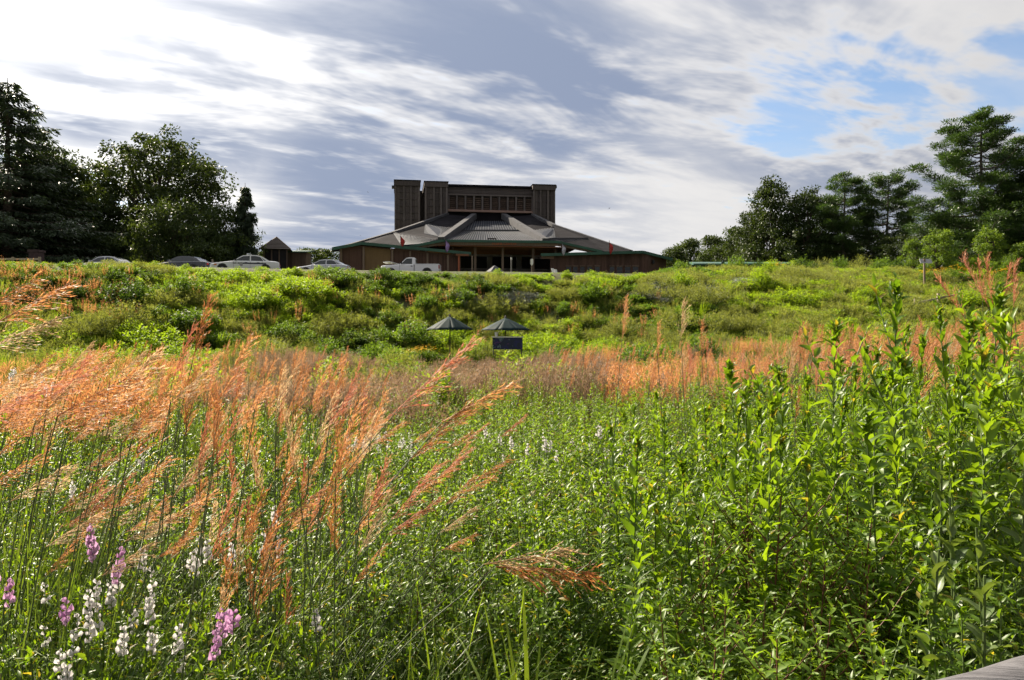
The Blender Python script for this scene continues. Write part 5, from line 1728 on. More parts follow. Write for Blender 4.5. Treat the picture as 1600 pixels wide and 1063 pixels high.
K1 = [stalk(301 + i, 1.3, 58 + 4 * i, .085 + .004 * i, .34, side=(0, 2, 4, 1, 5)[i]) for i in range(5)]
K2 = [stalk(321 + i, 1.3, 44, .115, .27, 'wing_leaf', 'stem_red', True, 7 + i, .2, 10, .35) for i in range(3)]
K4 = [stalk(341 + i, 1.3, 74, .092, .36, side=(0, 1, 2)[i], top_tuft=34, elev=.72, shrink=.38) for i in range(3)]
K3 = [stalk(331 + i, 1.3, 84, .105, .38, side=3, top_tuft=40, elev=.5, shrink=.30) for i in range(3)]
def stand(name, ms, p, s, rz, tilt, label, group, cat='plant'):
    r = empty(name, p, 0)
    r.rotation_euler = (tilt[0], tilt[1], rz)
    r.scale = s if hasattr(s, '__len__') else (s, s, s)
    link('stem', ms[0], r); link('leaves', ms[1], r)
    tag(r, label, cat, group)
    return r
# ---- heroes: the tall stalks that rise over the skyline of the stand at right
HERO = [(1405, 447, 3.9, 'tallest leafy stalk at right, its tip against the smooth green slope'), (1293, 507, 3.8, 'tall leafy stalk with a clubbed tip left of the tallest one'),
        (1536, 455, 4.3, 'tall leafy stalk below the pink plumes near the right edge'), (1482, 504, 4.0, 'tall leafy stalk between the tallest stalk and the pink plumes'),
        (1588, 500, 3.6, 'tall leafy stalk cut by the right edge'), (1160, 572, 5.0, 'leafy stalk with a branching tip standing above the middle of the stand'),
        (1232, 578, 4.6, 'leafy stalk rising just left of the clubbed tall stalk'), (1443, 560, 3.4, 'leafy stalk right of and lower than the tallest one'),
        (1560, 560, 3.1, 'dense leafy stalk by the right edge, lower than its neighbours'), (1350, 590, 3.6, 'leafy stalk between the clubbed one and the tallest one'),
        (1500, 600, 3.0, 'broad leafy stalk in front of the tall ones near the right edge'), (1390, 640, 3.0, 'leafy stalk directly in front of the tallest one')]
for i, (px, py, Y, lab) in enumerate(HERO):
    p = gpt(px - 6, Y)
    H = at(px, py, Y).z - p.z
    stand('tall_leafy_stalk', K3[i % 3], p, (1.12, 1.12, H / 1.33), i * 1.3, (rng.normal() * .03, rng.normal() * .03), lab, 'tall stalks rising over the stand')
g = np.random.default_rng(59)
for i in range(72):
    px = g.uniform(1090, 1610) if i < 58 else g.uniform(880, 1120)
    Y = g.uniform(2.9, 7.0)
    top = np.interp(px, [880, 1100, 1300, 1450, 1600], [1.30, 1.44, 1.66, 1.84, 1.95]) * g.uniform(.86, 1.1)
    p = gpt(px, Y)
    place = 'at its middle' if px < 1120 else 'well left of the clubbed tall stalk' if px < 1210 else 'just left of the clubbed tall stalk' if px < 1290 else ('between the clubbed and the tallest stalk' if px < 1400 else 'just right of the tallest stalk' if px < 1490 else 'near the right edge')
    place = ('near, ' if Y < 4.2 else 'farther back, ') + place
    stand('slender_spire', K4[i % 3], p, (.95, .95, top / 1.3), i * 1.7, (g.normal() * .04, g.normal() * .04), f'slender leafy spire standing above the stand {place}', f'slender spires {place}')
# ---- the stand itself
g = np.random.default_rng(41)
cand = []
tries = 0
while len(cand) < 1500 and tries < 60000:
    tries += 1
    y = 2.15 + 16.5 * g.random() ** 1.35
    a = g.uniform(-.22, .72)
    x = a * y
    px = 800 + a * FPX
    edge = 600 + 60 * math.sin(y * 1.3) + (y - 3) * 10 + g.normal() * 40
    if px < edge: continue
    if y < 3.3 and 560 < px < 1000 and g.random() < .6: continue
    if y < 3.0 and 780 < px < 940: continue
    if y > 10.5 and g.random() > math.exp(-(y - 10.5) / 2.8): continue
    if (x - .9) ** 2 + (y - 1.35) ** 2 < .35: continue
    d = .13 + .012 * y
    if any((x - q[0]) ** 2 + (y - q[1]) ** 2 < d * d for q in cand[-400:]): continue
    H = np.interp(px, [560, 700, 900, 1100, 1250, 1400, 1550, 1700], [.85, .95, 1.06, 1.14, 1.20, 1.28, 1.36, 1.40]) * g.uniform(.82, 1.14)
    if y < 3.5 and px < 1060:
        H *= np.interp(px, [600, 950, 1060], [.42, .46, .85]) * np.interp(y, [2.2, 3.5], [.85, 1.25])
    if y < 2.9 and px >= 1060: H *= .80
    cand.append((x, y, px, H))
cand.sort(key=lambda q: q[1] / max(.5, q[3]))
def zone(px):
    return ('left part of the stand' if px < 820 else 'middle of the stand' if px < 1060 else 'right middle of the stand' if px < 1330 else 'right end of the stand')
ind, rest = [], []
for q in cand:
    inside = -20 < q[2] < 1625 and (HOR + (EYE - q[3]) / q[1] * FPX) < 1050
    (ind if inside and len(ind) < 288 else rest).append(q)
for i, (x, y, px, H) in enumerate(ind):
    z = tz(x, y)
    wing = (1050 < px < 1390 and y < 3.6 and g.random() < .72)
    ms = K2[i % 3] if wing else K1[int(g.integers(0, 5))]
    row = 'front' if y < 2.9 else ('second' if y < 3.8 else 'rear')
    if wing:
        lab, nm = f'bushy plant with reddish stem and pointed leaves, {row} rows, {zone(px)}', 'bushy_plant'
    else:
        lab, nm = f'upright leafy green stalk in the {row} rows, {zone(px)}', 'leafy_stalk'
    s = H / 1.3
    sx = min(1.25, max(.8, s)) * g.uniform(.9, 1.15)
    stand(nm, ms, (x, y, z), (sx, sx, s), g.uniform(0, 6.28), (g.normal() * .06, g.normal() * .06), lab, lab.replace('stalk', 'stalks').replace('bushy plant', 'bushy plants'))
def joined(ms, nm):
    """stem and leaves of one plant in one mesh, as a source for a mass"""
    a, b_ = ms
    bm = bmesh.new()
    bm.from_mesh(a)
    n0 = len(bm.faces)
    bm.from_mesh(b_)
    bm.faces.ensure_lookup_table()
    for i, f in enumerate(bm.faces): f.material_index = 0 if i < n0 else 1
    me_ = bpy.data.meshes.new(nm)
    bm.to_mesh(me_); bm.free()
    me_.materials.append(a.materials[0]); me_.materials.append(b_.materials[0])
    return me_
J1 = [joined(q, 'stalks') for q in K1]
J2 = [joined(q, 'stalks') for q in K2]
A = np.array(rest)
n = len(A)
ss = A[:, 3] / 1.3
sxy = np.clip(ss, .8, 1.25)
scatter('leafy_stand', np.stack([A[:, 0], A[:, 1], terrain(A[:, 0], A[:, 1])], 1), rots(n, .06, g), np.stack([sxy, sxy, ss], 1), g.integers(0, 8, n), J1 + J2, 'mass of leafy green stalks behind the front rows of the stand')

# ---- large-leaved plants in the lower right corner: each leaf a piece of its own
def one_leaf(seed):
    g_ = np.random.default_rng(seed)
    np_ = NP()
    V, F = leaves(np.zeros((1, 3)), np.array([[1., 0, .1]]), np.array([[0, 0, 1.]]), np.array([.15]), np.array([.066]), .30, .16, True)
    # a finer blade: seven cross rows
    k = 7
    rows = []
    for i in range(k):
        f = i / (k - 1)
        w_ = .033 * math.sin(math.pi * min(1, f * .96 + .02)) ** .75 * (1 + .25 * (1 - f))
        zc = .02 * math.sin(f * 2.2) - .045 * f ** 2
        wav = .004 * math.sin(i * 2.1 + seed)
        rows.append([(.155 * f, w_, zc + .010 + wav), (.155 * f, w_ * .5, zc + .002), (.155 * f, 0, zc - .003), (.155 * f, -w_ * .5, zc + .002), (.155 * f, -w_, zc + .010 - wav)])
    V = np.array(rows).reshape(1, -1, 3)
    F = [(i * 5 + j, i * 5 + j + 1, i * 5 + j + 6, i * 5 + j + 5) for i in range(k - 1) for j in range(4)]
    np_.add(V, F, np.array([g_.uniform(.2, .9)]))
    return np_.mesh('leaf', 'broad_leaf', True)
BL = [one_leaf(351 + i) for i in range(4)]
def broad_plant(px, Y, py_top, label):
    p = gpt(px, Y)
    H = at(px, py_top, Y).z - p.z
    r = empty('broad_leaved_plant', p)
    lean = (rng.normal() * .06, rng.normal() * .06)
    MB().tube([(0, 0, 0), (lean[0] * .4, lean[1] * .4, H * .5), (lean[0], lean[1], H)], [.008, .006, .004], 6).build('stem', 'stem_green', r)
    n_ = int(H * 26)
    for i in range(n_):
        f = .12 + .86 * i / n_
        a = i * 2.399 + rng.normal() * .25
        o = link('leaf', BL[i % 4], r, (lean[0] * f * f, lean[1] * f * f, H * f), (rng.normal() * .35, -.35 - .7 * f ** 3 + rng.normal() * .25, a), rng.uniform(.50, .85) * (1.1 - .55 * f ** 3))
    tag(r, label, 'plant', 'large-leaved plants in the lower right')
broad_plant(1425, 2.35, 850, 'large-leaved plant left of the dark gap near the lower right corner')
broad_plant(1500, 2.5, 790, 'large-leaved plant with pale leaf edges above the wooden rail')
broad_plant(1560, 2.3, 840, 'large-leaved plant nearest the right edge over the rail')
broad_plant(1468, 3.0, 720, 'large-leaved plant standing behind the others at lower right')
broad_plant(1590, 2.8, 720, 'tall large-leaved plant cut by the right edge')
broad_plant(1535, 2.15, 900, 'low large-leaved plant directly above the wooden rail')

# ---- plume grass at left
def plume(seed, mat):
    """feathery head along +z (length 1), its branches blown towards +x"""
    g_ = np.random.default_rng(seed)
    np_ = NP()
    np_.tube([(0, 0, 0), (.01, 0, .5), (.04, 0, 1.0)], .006, .002, .3, 0, 3)
    PP, DD = [], []
    for i in range(42):
        t_ = i / 42 * .88
        az = g_.normal() * 1.1
        lb = .38 * (1 - .60 * t_) * g_.uniform(.55, 1.2)
        th = g_.uniform(.12, .62)
        d = np.array([math.cos(az) * math.sin(th), math.sin(az) * math.sin(th), math.cos(th)])
        b0 = np.array([.04 * t_ ** 2, 0, t_])
        k = 7
        u_ = np.linspace(.2, 1, k)
        c = b0 + d * (lb * u_)[:, None] + np.array([.06, 0, -.05]) * (u_ ** 2 * lb * 2)[:, None]
        np_.tube([b0, b0 + d * lb * .5 + np.array([.01, 0, -.008]), c[-1]], .0022, .001, .3, 0, 3)
        PP.append(c)
        DD.append(d + g_.normal(size=(k, 3)) * .22 + np.array([.10, 0, -.02]))
    PP, DD = np.concatenate(PP), np.concatenate(DD)
    n_ = len(PP)
    Ls = g_.uniform(.04, .085, n_)
    V, F = leaves(PP, DD, rdir(n_, g_), Ls, np.full(n_, .0100), .06)
    np_.add(V, F, np.clip(g_.normal(.5, .25, n_), 0, 1))
    return np_.mesh('plume', mat)
PLU = [plume(401 + i, ('plume', 'plume', 'plume_tan', 'plume', 'plume_pink')[i]) for i in range(5)]
PLP = [plume(411 + i, 'plume_pink') for i in range(2)]
PLC = 'tall grass stems with feathery orange plumes'
def plume_grass(base, tip, label, group, pink=False, back=None, blades=True, i=0, full=1.0):
    """one stem from the ground up to base, its plume running from base to tip"""
    base, tip = Vector(base), Vector(tip)
    d = tip - base
    Lp = d.length
    sl = Vector((d.x * 1.1 + rng.normal() * .06, d.y + rng.normal() * .08, 0)) if back is None else Vector(back)
    gx_, gy_ = base.x - sl.x * 1.2, base.y - sl.y * .5
    gy_ = max(1.75, gy_)
    gp_ = Vector((gx_, gy_, tz(gx_, gy_)))
    r = empty('plume_grass', gp_)
    b_ = base - gp_
    c1 = Vector((b_.x * .25, b_.y * .25, b_.z * .55))
    pts = []
    for k in range(7):
        t_ = k / 6
        pts.append(tuple(c1 * (2 * t_ * (1 - t_)) + b_ * t_ * t_))
    np_ = NP()
    np_.tube(pts, .0032, .0018, .4, 0, 5)
    link('stem', np_.mesh('stem', 'culm', True), r)
    z_ = d.normalized()
    x_ = (Vector((1, 0, -.25)) - z_ * Vector((1, 0, -.25)).dot(z_)).normalized()
    y_ = z_.cross(x_)
    M = Matrix((x_, y_, z_)).transposed().to_4x4()
    o = link('plume', (PLP if pink else PLU)[i % (2 if pink else 5)], r)
    wid = Lp * rng.uniform(.75, 1.15) * full
    o.matrix_basis = Matrix.Translation(b_) @ M @ Matrix.Diagonal((wid, wid, Lp, 1))
    if blades:
        for q in range(1):
            nb = NP()
            f = rng.uniform(.15, .6)
            P0 = np.array(pts[int(f * 6)])
            a = rng.normal() * .7 + (0 if rng.random() < .75 else 3.1)
            V, F = blade(P0, (math.cos(a) * .35, math.sin(a) * .35, 1), rng.uniform(.35, .6), .009, .35 * rng.uniform(.5, 1.5), 6)
            nb.add(V, F, np.array([rng.uniform(.2, .9)]))
            link('blade', nb.mesh('blade', 'grass_blade'), r)
    tag(r, label, 'grass', group, 'thing')
    return r
HP = [  # plume base px, py, tip px, py, depth, label
    (302, 560, 324, 455, 3.3, 'tallest upright orange plume left of centre against the green bank', 0),
    (-6, 505, 118, 432, 2.5, 'large orange plume bending in from the left edge, the highest there', 0),
    (-20, 545, 98, 488, 2.4, 'orange plume bending in from the left edge, below the highest one', 0),
    (-15, 480, 60, 425, 2.8, 'orange plume at the left edge behind the highest one', 0),
    (622, 640, 740, 524, 3.1, 'single long pale plume leaning right below the umbrellas', 0),
    (690, 660, 806, 590, 3.2, 'plume bending far right below the blue painted table', 0),
    (640, 720, 735, 620, 3.0, 'feathery plume leaning right in the middle of the meadow', 0),
    (756, 882, 905, 852, 2.5, 'drooping orange plume lying low at the bottom centre', 0),
    (775, 886, 945, 888, 2.55, 'second drooping orange plume beside the low one at bottom centre', 0),
    (612, 812, 680, 725, 2.8, 'short orange plume on a leaning stem left of bottom centre', 0),
    (720, 772, 775, 740, 2.9, 'small pale plume on a long leaning stem at centre', 0),
    (690, 860, 745, 830, 2.6, 'thin small plume on a leaning stem above the drooping plumes', 0),
    (160, 640, 252, 535, 3.0, 'orange plume leaning right, upper left group', 0), (90, 650, 215, 575, 2.8, 'broad orange plume leaning right at the left, below its group', 0),
    (268, 600, 300, 505, 3.4, 'upright orange plume left of the tallest upright one', 0), (345, 620, 388, 520, 3.2, 'orange plume right of the tallest upright one', 0),
    (398, 640, 425, 560, 3.0, 'narrow upright rust plume left of centre', 0), (430, 655, 442, 570, 3.1, 'narrow upright rust plume beside another left of centre', 0),
    (485, 660, 503, 590, 2.9, 'short upright rust plume at left centre', 0), (515, 665, 556, 598, 3.0, 'rust plume leaning right at left centre', 0),
    (972, 530, 976, 460, 4.6, 'single tall thin plume standing on a dark stem right of centre', 0), (1027, 552, 1026, 502, 4.8, 'thin plume on a dark stem right of the tall thin one', 0),
    (1064, 530, 1066, 466, 5.2, 'narrow tall plume near the smooth green slope', 0), (1096, 548, 1094, 498, 5.2, 'short narrow plume beside the narrow tall one', 0),
    (1545, 480, 1498, 398, 4.6, 'pink plume leaning left at upper right', 1), (1535, 470, 1525, 402, 4.7, 'pink plume standing upright among the upper right group', 1),
    (1552, 480, 1536, 400, 4.9, 'pink plume with the highest tip at upper right', 1), (1568, 470, 1576, 408, 4.8, 'upright pink plume, second from the right edge', 1),
    (1584, 480, 1582, 406, 5.0, 'upright pink plume next to the right edge', 1), (1510, 500, 1456, 428, 4.8, 'thin pink plume arching left at upper right', 1),
]
for i, (bx, by, tx, ty, Y, lab, pk) in enumerate(HP):
    dyv = rng.normal() * .05
    back = None
    if by > 840 or bx in (622, 690, 640, 612, 720): back = (at(tx, ty, Y).x - at(bx, by, Y).x + .42, .05, 0)
    plume_grass(at(bx, by, Y), at(tx, ty, Y + dyv), lab, 'single plumes that stand out' if not pk else 'pink plumes at upper right', bool(pk), back, True, i, 1.5 if by > 870 else (1.2 if bx < 0 else 1.0))
g = np.random.default_rng(47)
for i in range(258):
    Y = 2.6 + 3.6 * g.random() ** 1.2
    u_ = g.random() if i < 198 else 2.0
    if u_ == 2.0:
        px = g.uniform(60, 560); Y = g.uniform(2.7, 4.6)
        topz = g.uniform(1.05, 1.42); lean = (.18 if px < 280 else .05) + g.normal() * .06
        lab, grp, pink = 'low orange plume at left above the green blades and flowers', 'low orange plumes at left', False
    elif u_ < .70:
        px = g.uniform(-30, 580)
        topz = g.uniform(1.42, 1.86) + (.06 if px < 330 else 0)
        lean = np.interp(px, [0, 180, 290, 580], [.22, .16, .035, .05]) + g.normal() * .05
        lab, grp, pink = 'feathery orange plume in the dense group at left', 'dense group of orange plumes at left', False
        if px > 330: lab, grp = 'upright rust plume in the loose group left of centre', 'loose group of rust plumes left of centre'
    elif u_ < .75:
        px = g.uniform(560, 800); topz = g.uniform(1.1, 1.5); lean = .20 + g.normal() * .05; Y = g.uniform(2.9, 6)
        lab, grp, pink = 'thin plume leaning right in the open middle of the meadow', 'thin leaning plumes in the middle', False
    else:
        px = g.uniform(1040, 1610); Y = g.uniform(5.2, 10); topz = g.uniform(1.60, 1.92) + (.25 if px > 1440 else 0); lean = g.normal() * .05
        lab, grp, pink = 'orange plume rising behind the leafy stand at right', 'plumes behind the leafy stand', False
    Lp = g.uniform(.20, .32) * (.9 if u_ > .7 else 1)
    lean = max(-.2, min(lean, Lp * .86))
    x = (px - 800) / FPX * Y
    if px < 600:
        trow = HOR + (EYE - topz) / Y * FPX
        hw_ = 'high' if trow < 575 else ('mid-height' if trow < 660 else 'low')
        lw_ = 'leaning right' if lean > .11 else 'upright'
        where = ('at the left edge' if px < 70 else 'below the glinting silver car' if px < 190 else 'left of the tallest upright plume' if px < 290 else 'around the tallest upright plume' if px < 350 else
                 'below the police car' if px < 450 else 'below the half-hidden sedan' if px < 540 else 'left of the white flower patch')
        lab = f'{hw_} orange plume, {lw_}, {where}'
        grp = f'{hw_} plumes {lw_} {where}'
    tip = Vector((x + lean, Y + g.normal() * .05, topz))
    base = tip - Vector((lean * 1.0, g.normal() * .04, math.sqrt(max(.02, Lp * Lp - lean * lean))))
    plume_grass(base, tip, lab, grp, pink, None, i % 2 == 0, i)
# farther plumes: one mass
def plume_stem(seed):
    g_ = np.random.default_rng(seed)
    bm = bmesh.new()
    np_ = NP(); np_.tube([(0, 0, 0), (.02, 0, .7), (.10, 0, 1.35)], .005, .003, .4, 0, 3)
    a = np_.mesh('stem', 'culm')
    bm.from_mesh(a); n0 = len(bm.faces)
    b_ = PLU[seed % 5].copy()
    b_.transform(Matrix.Translation((.10, 0, 1.33)) @ Matrix.Rotation(.25, 4, 'Y') @ Matrix.Diagonal((.36, .36, .34, 1)))
    bm.from_mesh(b_)
    bm.faces.ensure_lookup_table()
    for i, f in enumerate(bm.faces): f.material_index = 0 if i < n0 else 1
    me_ = bpy.data.meshes.new('plume_stem')
    bm.to_mesh(me_); bm.free()
    me_.materials.append(MATS['culm']); me_.materials.append(MATS['plume'])
    return me_
PS = [plume_stem(i) for i in range(4)]
n = 1900
Y = 6.5 + 20 * g.random(n) ** 1.2
a = g.uniform(-.70, .70, n)
px = 800 + a * FPX
k = ((px < 560) & (Y > 6.5) & (g.random(n) < np.where(px < 180, .10, .28))) | ((px > 1000) & (Y > 9.5) & (g.random(n) < .55)) | ((px > 1230) & (Y > 7.2)) | ((px > 850) & (px < 1000) & (Y > 12) & (g.random(n) < .5))
X, Y = a[k] * Y[k], Y[k]
hs = g.uniform(.75, 1.02, len(X)) * np.where((X / Y > .36) & (Y < 17), 1.22, 1.0)
r_ = rots(len(X), .08, g); r_[:, 2] = g.normal(size=len(X)) * .6
scatter('far_plumes', np.stack([X, Y, terrain(X, Y)], 1), r_, scl(hs), g.integers(0, 4, len(X)), PS, 'mass of orange plumes standing farther back in the meadow')

# ---- obedient plants: leafy stems with spikes of small trumpets, white or pink
def trumpet_spike(seed, mat, H=.85, spike=.075, nfl=15):
    g_ = np.random.default_rng(seed)
    st, lf, fl = NP(), NP(), NP()
    bx = g_.normal() * .05
    st.tube([(0, 0, 0), (bx * .4, 0, H * .5), (bx, 0, H)], .0045, .002, .5, 0, 4)
    n_ = 24
    t_ = np.repeat(np.linspace(.08, .78, n_ // 2), 2)
    az = np.arange(n_) // 2 * (np.pi / 2) + np.arange(n_) % 2 * np.pi + g_.normal(size=n_) * .2
    P = np.stack([bx * t_ ** 2, 0 * t_, t_ * H], 1)
    D_ = np.stack([np.cos(az), np.sin(az), np.full(n_, .55)], 1)
    V, F = leaves(P, D_, np.array([0, 0, 1.]) + g_.normal(size=(n_, 3)) * .2, .095 * g_.uniform(.7, 1.2, n_), np.full(n_, .020), .25, .2, True)
    lf.add(V, F, np.clip(g_.normal(.45, .2, n_), 0, 1))
    for i in range(nfl):
        f = i / nfl
        a = (i % 4) * np.pi / 2 + (i // 4) * .3 + g_.normal() * .15
        c = np.array([bx, 0, H - spike + spike * f * 1.05])
        h = np.array([math.cos(a), math.sin(a), .35]); h /= np.linalg.norm(h)
        if g_.random() < .3: continue
        L_ = .034 * (1 - .65 * f ** 1.5) * g_.uniform(.4, 1.2)
        s_ = np.cross(h, [0, 0, 1.]); s_ /= np.linalg.norm(s_); u_ = np.cross(s_, h)
        k = 6
        ang = np.arange(k) * 2 * np.pi / k
        r0 = c + (s_ * np.cos(ang)[:, None] + u_ * np.sin(ang)[:, None]) * .0025
        r1 = c + h * L_ * .6 + (s_ * np.cos(ang)[:, None] + u_ * np.sin(ang)[:, None]) * L_ * .22
        r2 = c + h * L_ + (s_ * np.cos(ang)[:, None] + u_ * np.sin(ang)[:, None]) * L_ * (.42 + .16 * np.cos(ang * 2))[:, None]
        V = np.concatenate([r0, r1, r2])[None]
        F = [(j, (j + 1) % k, k + (j + 1) % k, k + j) for j in range(k)] + [(k + j, k + (j + 1) % k, 2 * k + (j + 1) % k, 2 * k + j) for j in range(k)]
        fl.add(V, F, np.array([g_.uniform(.1, .9)]))
    return st.mesh('stem', 'stem_green'), lf.mesh('leaves', 'stalk_leaf'), fl.mesh('blossoms', mat)
OW = [trumpet_spike(501 + i, 'petal_white') for i in range(3)]
OP = [trumpet_spike(511 + i, 'petal_pink') for i in range(3)]
def obedient(ms, px, py, Y, label, group, i, s=1.0):
    p = gpt(px, Y)
    H = max(.35, at(px, py, Y).z - p.z)
    r = empty('flowering_plant', p, i * 1.1)
    r.rotation_euler = (rng.normal() * .05, rng.normal() * .05, i * 1.1)
    r.scale = (.64 * s, .64 * s, H / .85)
    link('stem', ms[0], r); link('leaves', ms[1], r); link('blossoms', ms[2], r)
    tag(r, label, 'flower', group)
FLW = [(150, 905, 2.7), (112, 968, 2.5), (170, 915, 2.9), (215, 935, 2.7), (195, 890, 3.1), (130, 930, 2.6), (228, 900, 3.0), (100, 1000, 2.4), (160, 985, 2.4), (215, 990, 2.4), (185, 960, 2.5), (240, 960, 2.6), (130, 1025, 2.3), (70, 905, 3.0), (205, 925, 2.8), (145, 955, 2.5)]
for i in range(5):
    FLW.append((rng.uniform(90, 300), rng.uniform(930, 1040), rng.uniform(2.35, 2.9)))
for i, (px, py, Y) in enumerate(FLW):
    obedient(OW[i % 3], px, py, Y, 'white flower spike in the clump at the bottom left', 'white flower spikes at the bottom left', i)
for i, (px, py, Y) in enumerate([(295, 845, 3.2), (318, 840, 3.3), (325, 858, 3.1), (252, 850, 3.2), (260, 880, 3.0), (300, 870, 3.1)]):
    obedient(OW[i % 3], px, py, Y, 'white flower spike in the small group below the orange plumes', 'small group of white spikes', i + 3)
for i, (px, py, Y) in enumerate([(395, 838, 3.3), (415, 832, 3.3), (428, 838, 3.2), (410, 796, 3.6)]):
    obedient(OW[i % 3], px, py, Y, 'white flower spike in the group right of the small white one', 'right-hand group of white spikes', i + 5)
obedient(OW[0], 500, 938, 2.8, 'lone white flower spike left of bottom centre', 'lone flower spikes', 2)
obedient(OW[1], 245, 698, 4.2, 'lone white flower spike amid the orange plumes', 'lone flower spikes', 4)
obedient(OW[2], 88, 755, 4.0, 'lone white flower spike at the left below the plumes', 'lone flower spikes', 6)
for i, (px, py, Y) in enumerate([(150, 820, 3.1), (183, 822, 3.2), (122, 838, 3.1), (168, 850, 3.0)]):
    obedient(OP[i % 3], px, py, Y, 'pink flower spike in the lilac group at left above the white clump', 'lilac group of flower spikes', i)
for i, (px, py, Y) in enumerate([(14, 868, 2.6), (26, 862, 2.7), (102, 922, 2.6), (12, 905, 2.6)]):
    obedient(OP[i % 3], px, py, Y, 'pink flower spike near the left edge', 'pink flower spikes near the left edge', i)
obedient(OP[0], 314, 962, 2.35, 'large pink flower head at the bottom, the biggest of three', 'three pink flower heads', 1, 1.25)
obedient(OP[1], 357, 952, 2.4, 'pink flower head right of the biggest pink one', 'three pink flower heads', 2, 1.15)
obedient(OP[2], 333, 985, 2.35, 'small pink flower head below the biggest pink one', 'three pink flower heads', 3, .9)
obedient(OP[1], 207, 876, 2.9, 'single pink flower spike between the lilac group and white clump', 'lone flower spikes', 3)
for i in range(34):
    px, py = g.uniform(540, 660), g.uniform(672, 705)
    obedient(OW[i % 3], px, py, g.uniform(7.2, 9), 'white flower spike in the patch in the middle distance', 'white patch in the middle distance', i, 1.3)
for i in range(26):
    px, py = g.uniform(750, 975), g.uniform(662, 715)
    obedient(OW[i % 3], px, py, g.uniform(6.2, 7.5), 'white flower spike among green stalks at centre', 'white spikes among stalks at centre', i, 1.2)
for i in range(16):
    px, py = g.uniform(0, 90), g.uniform(572, 625)
    obedient(OW[i % 3], px, py, g.uniform(9, 12), 'white flower spike in the pale drift at the left edge', 'pale drift at the left edge', i, 1.4)
# yellow flowers by the left umbrella and on the terrace
def daisy_bush(p, s, label):
    g_ = np.random.default_rng(int(abs(p[0] * 31 + p[1] * 7)) + 1)
    r = empty('yellow_flower_bush', p, g_.uniform(0, 6))
    r.scale = (s, s, s)
    link('foliage', SH['mid'][0][0], r, scale=(.7, .7, .8))
    np_ = NP()
    n_ = 60
    q = np.sqrt(g_.random(n_)) * .7; a_ = g_.uniform(0, 6.283, n_)
    c = np.stack([q * np.cos(a_), q * np.sin(a_), .95 - .35 * q ** 2 + g_.normal(size=n_) * .06], 1)
    for k in range(5):
        d_ = np.stack([np.cos(a_ + k * 1.2566), np.sin(a_ + k * 1.2566), np.full(n_, .35)], 1)
        V, F = leaves(c, d_, np.tile([0, 0, 1.], (n_, 1)), np.full(n_, .06), np.full(n_, .045), .1)
        np_.add(V, F, g_.random(n_))
    link('blossoms', np_.mesh('blossoms', 'petal_yellow'), r)
    tag(r, label, 'flower', 'yellow flowering plants')
for i, (px, Y, s, lab) in enumerate(((655, 41, .95, 'yellow flowers left of the left umbrella'), (668, 41.5, 1.0, 'yellow flowers below the left umbrella rim'), (644, 42, .8, 'leftmost yellow flowers before the bank'),
                                     (1452, 61, 1.4, 'orange-yellow flowers under the trail sign'), (1490, 62, 1.4, 'orange-yellow flowers right of the trail sign'), (1568, 60, 1.3, 'orange-yellow flowers near the right edge of the terrace'), (1215, 74, 1.2, 'yellow flowers before the green walkway'))):
    p = gpt(px, Y)
    daisy_bush((p.x, p.y, p.z + .15), s, lab)
daisy_bush(gpt(1365, 5.6), .3, 'small flat yellow flowers deep in the stand at right')

# ---- clumps of broad green blades
def blades_mesh(seed, nb, H, wid, spread, bend, dirx=0.0, seg=7, mat='grass_blade', splay=.25):
    g_ = np.random.default_rng(seed)
    np_ = NP()
    for i in range(nb):
        a = g_.uniform(0, 6.283); q = spread * math.sqrt(g_.random())
        p0 = (math.cos(a) * q, math.sin(a) * q, 0)
        d = (math.cos(a) * splay + g_.normal() * .12 + dirx, math.sin(a) * splay + g_.normal() * .12, 1.0)
        V, F = blade(p0, d, H * g_.uniform(.55, 1.1), wid * g_.uniform(.6, 1.2), bend * g_.uniform(.3, 1.7), seg)
        np_.add(V, F, np.array([np.clip(g_.normal(.5, .25), 0, 1)]))
    return np_.mesh('blades', mat)
CB = [blades_mesh(601 + i, 26, 1.15, .013, .10, .22, .08) for i in range(3)]
CW = [blades_mesh(611 + i, 34, 1.15, .026, .12, .30, .0, 8, 'blade_bright', .42) for i in range(2)]
CA = [blades_mesh(621 + i, 18, 1.1, .014, .12, .50, .1, 9, 'blade_bright') for i in range(3)]
def clump(ms, px, Y, s, rz, label, group):
    o = link('grass_clump', ms, None, gpt(px, Y) - Vector((0, 0, .02)), (0, 0, rz), s)
    tag(o, label, 'grass', group, 'thing')
clump(CW[0], 850, 2.6, 1.25, .3, 'clump of broad bright blades at the bottom centre', 'broad-bladed clumps at the bottom')
clump(CW[1], 902, 2.75, 1.05, 2.0, 'broad-bladed clump right of the bright one at the bottom centre', 'broad-bladed clumps at the bottom')
clump(CW[1], 805, 2.8, .95, 4.0, 'broad-bladed clump left of the bright one at the bottom centre', 'broad-bladed clumps at the bottom')
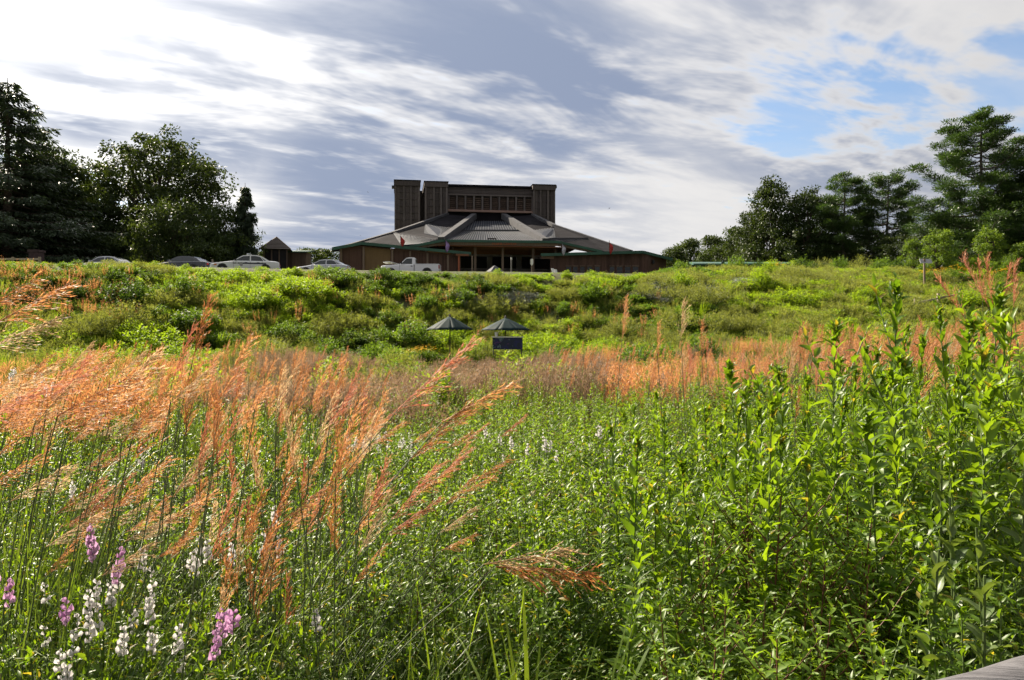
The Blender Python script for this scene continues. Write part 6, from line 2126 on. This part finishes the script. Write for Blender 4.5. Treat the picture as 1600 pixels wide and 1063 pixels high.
clump(CW[0], 195, 2.05, .85, 1.1, 'wide green blades rising through the white flowers at bottom left', 'broad-bladed clumps at the bottom')
g = np.random.default_rng(53)
for i in range(26):
    px, Y = g.uniform(-40, 130), g.uniform(2.1, 4.2)
    clump(CB[i % 3], px, Y, g.uniform(1.05, 1.6), g.normal() * .5, 'tall green grass clump along the left edge', 'tall green clumps along the left edge')
for i in range(20):
    px, Y = g.uniform(330, 600), g.uniform(2.5, 5.5)
    clump(CB[i % 3], px, Y, g.uniform(.75, 1.1), g.normal() * .6, 'green grass clump below the rust plumes left of centre', 'green clumps below the rust plumes')
for i in range(38):
    px, Y = g.uniform(120, 780), g.uniform(2.2, 3.3)
    clump(CA[i % 3], px, Y, g.uniform(.85, 1.3), g.normal() * .9, 'low arching grass clump along the bottom', 'low arching clumps along the bottom')
# ---- low growth under everything near the camera
LOWL = [joined(stalk(701 + i, .8, 40, .075, .30, side=4), 'low_leafy') for i in range(3)]
n = 4600
Y = 1.7 + 10.5 * g.random(n) ** 1.2
X = g.uniform(-.74, .74, n) * Y
px = 800 + X / Y * FPX
k = ~((px > 700) & (Y > 6) & (g.random(n) < .5)) & ~((px > 765) & (px < 950) & (Y < 2.85))
X, Y, px = X[k], Y[k], px[k]
n = len(X)
pick = np.where((px < 620) & (g.random(n) < .92), g.integers(3, 6, n), g.integers(0, 3, n))
pick = np.where((px >= 620) & (g.random(n) < .60), g.integers(3, 6, n), pick)
s = np.where(pick < 3, g.uniform(.45, .85, n), g.uniform(.55, 1.05, n))
s = s * np.where((px < 640) & (Y <= 4.2) & (pick >= 3), 1.12, 1.0)
s = s * np.where((px < 640) & (Y > 4.2), np.interp(Y, [4.2, 7], [1.05, 1.2]), 1.0)
s = s * np.where((px > 520) & (px < 1040) & (Y < 3.3), .62, 1.0) * np.where(Y < 2.3, .75, 1.0)
scatter('meadow_undergrowth', np.stack([X, Y, terrain(X, Y) - .01], 1), rots(n, .12, g), scl(s), pick, GRN + LOWL, 'low grass and leafy growth under the taller meadow plants')
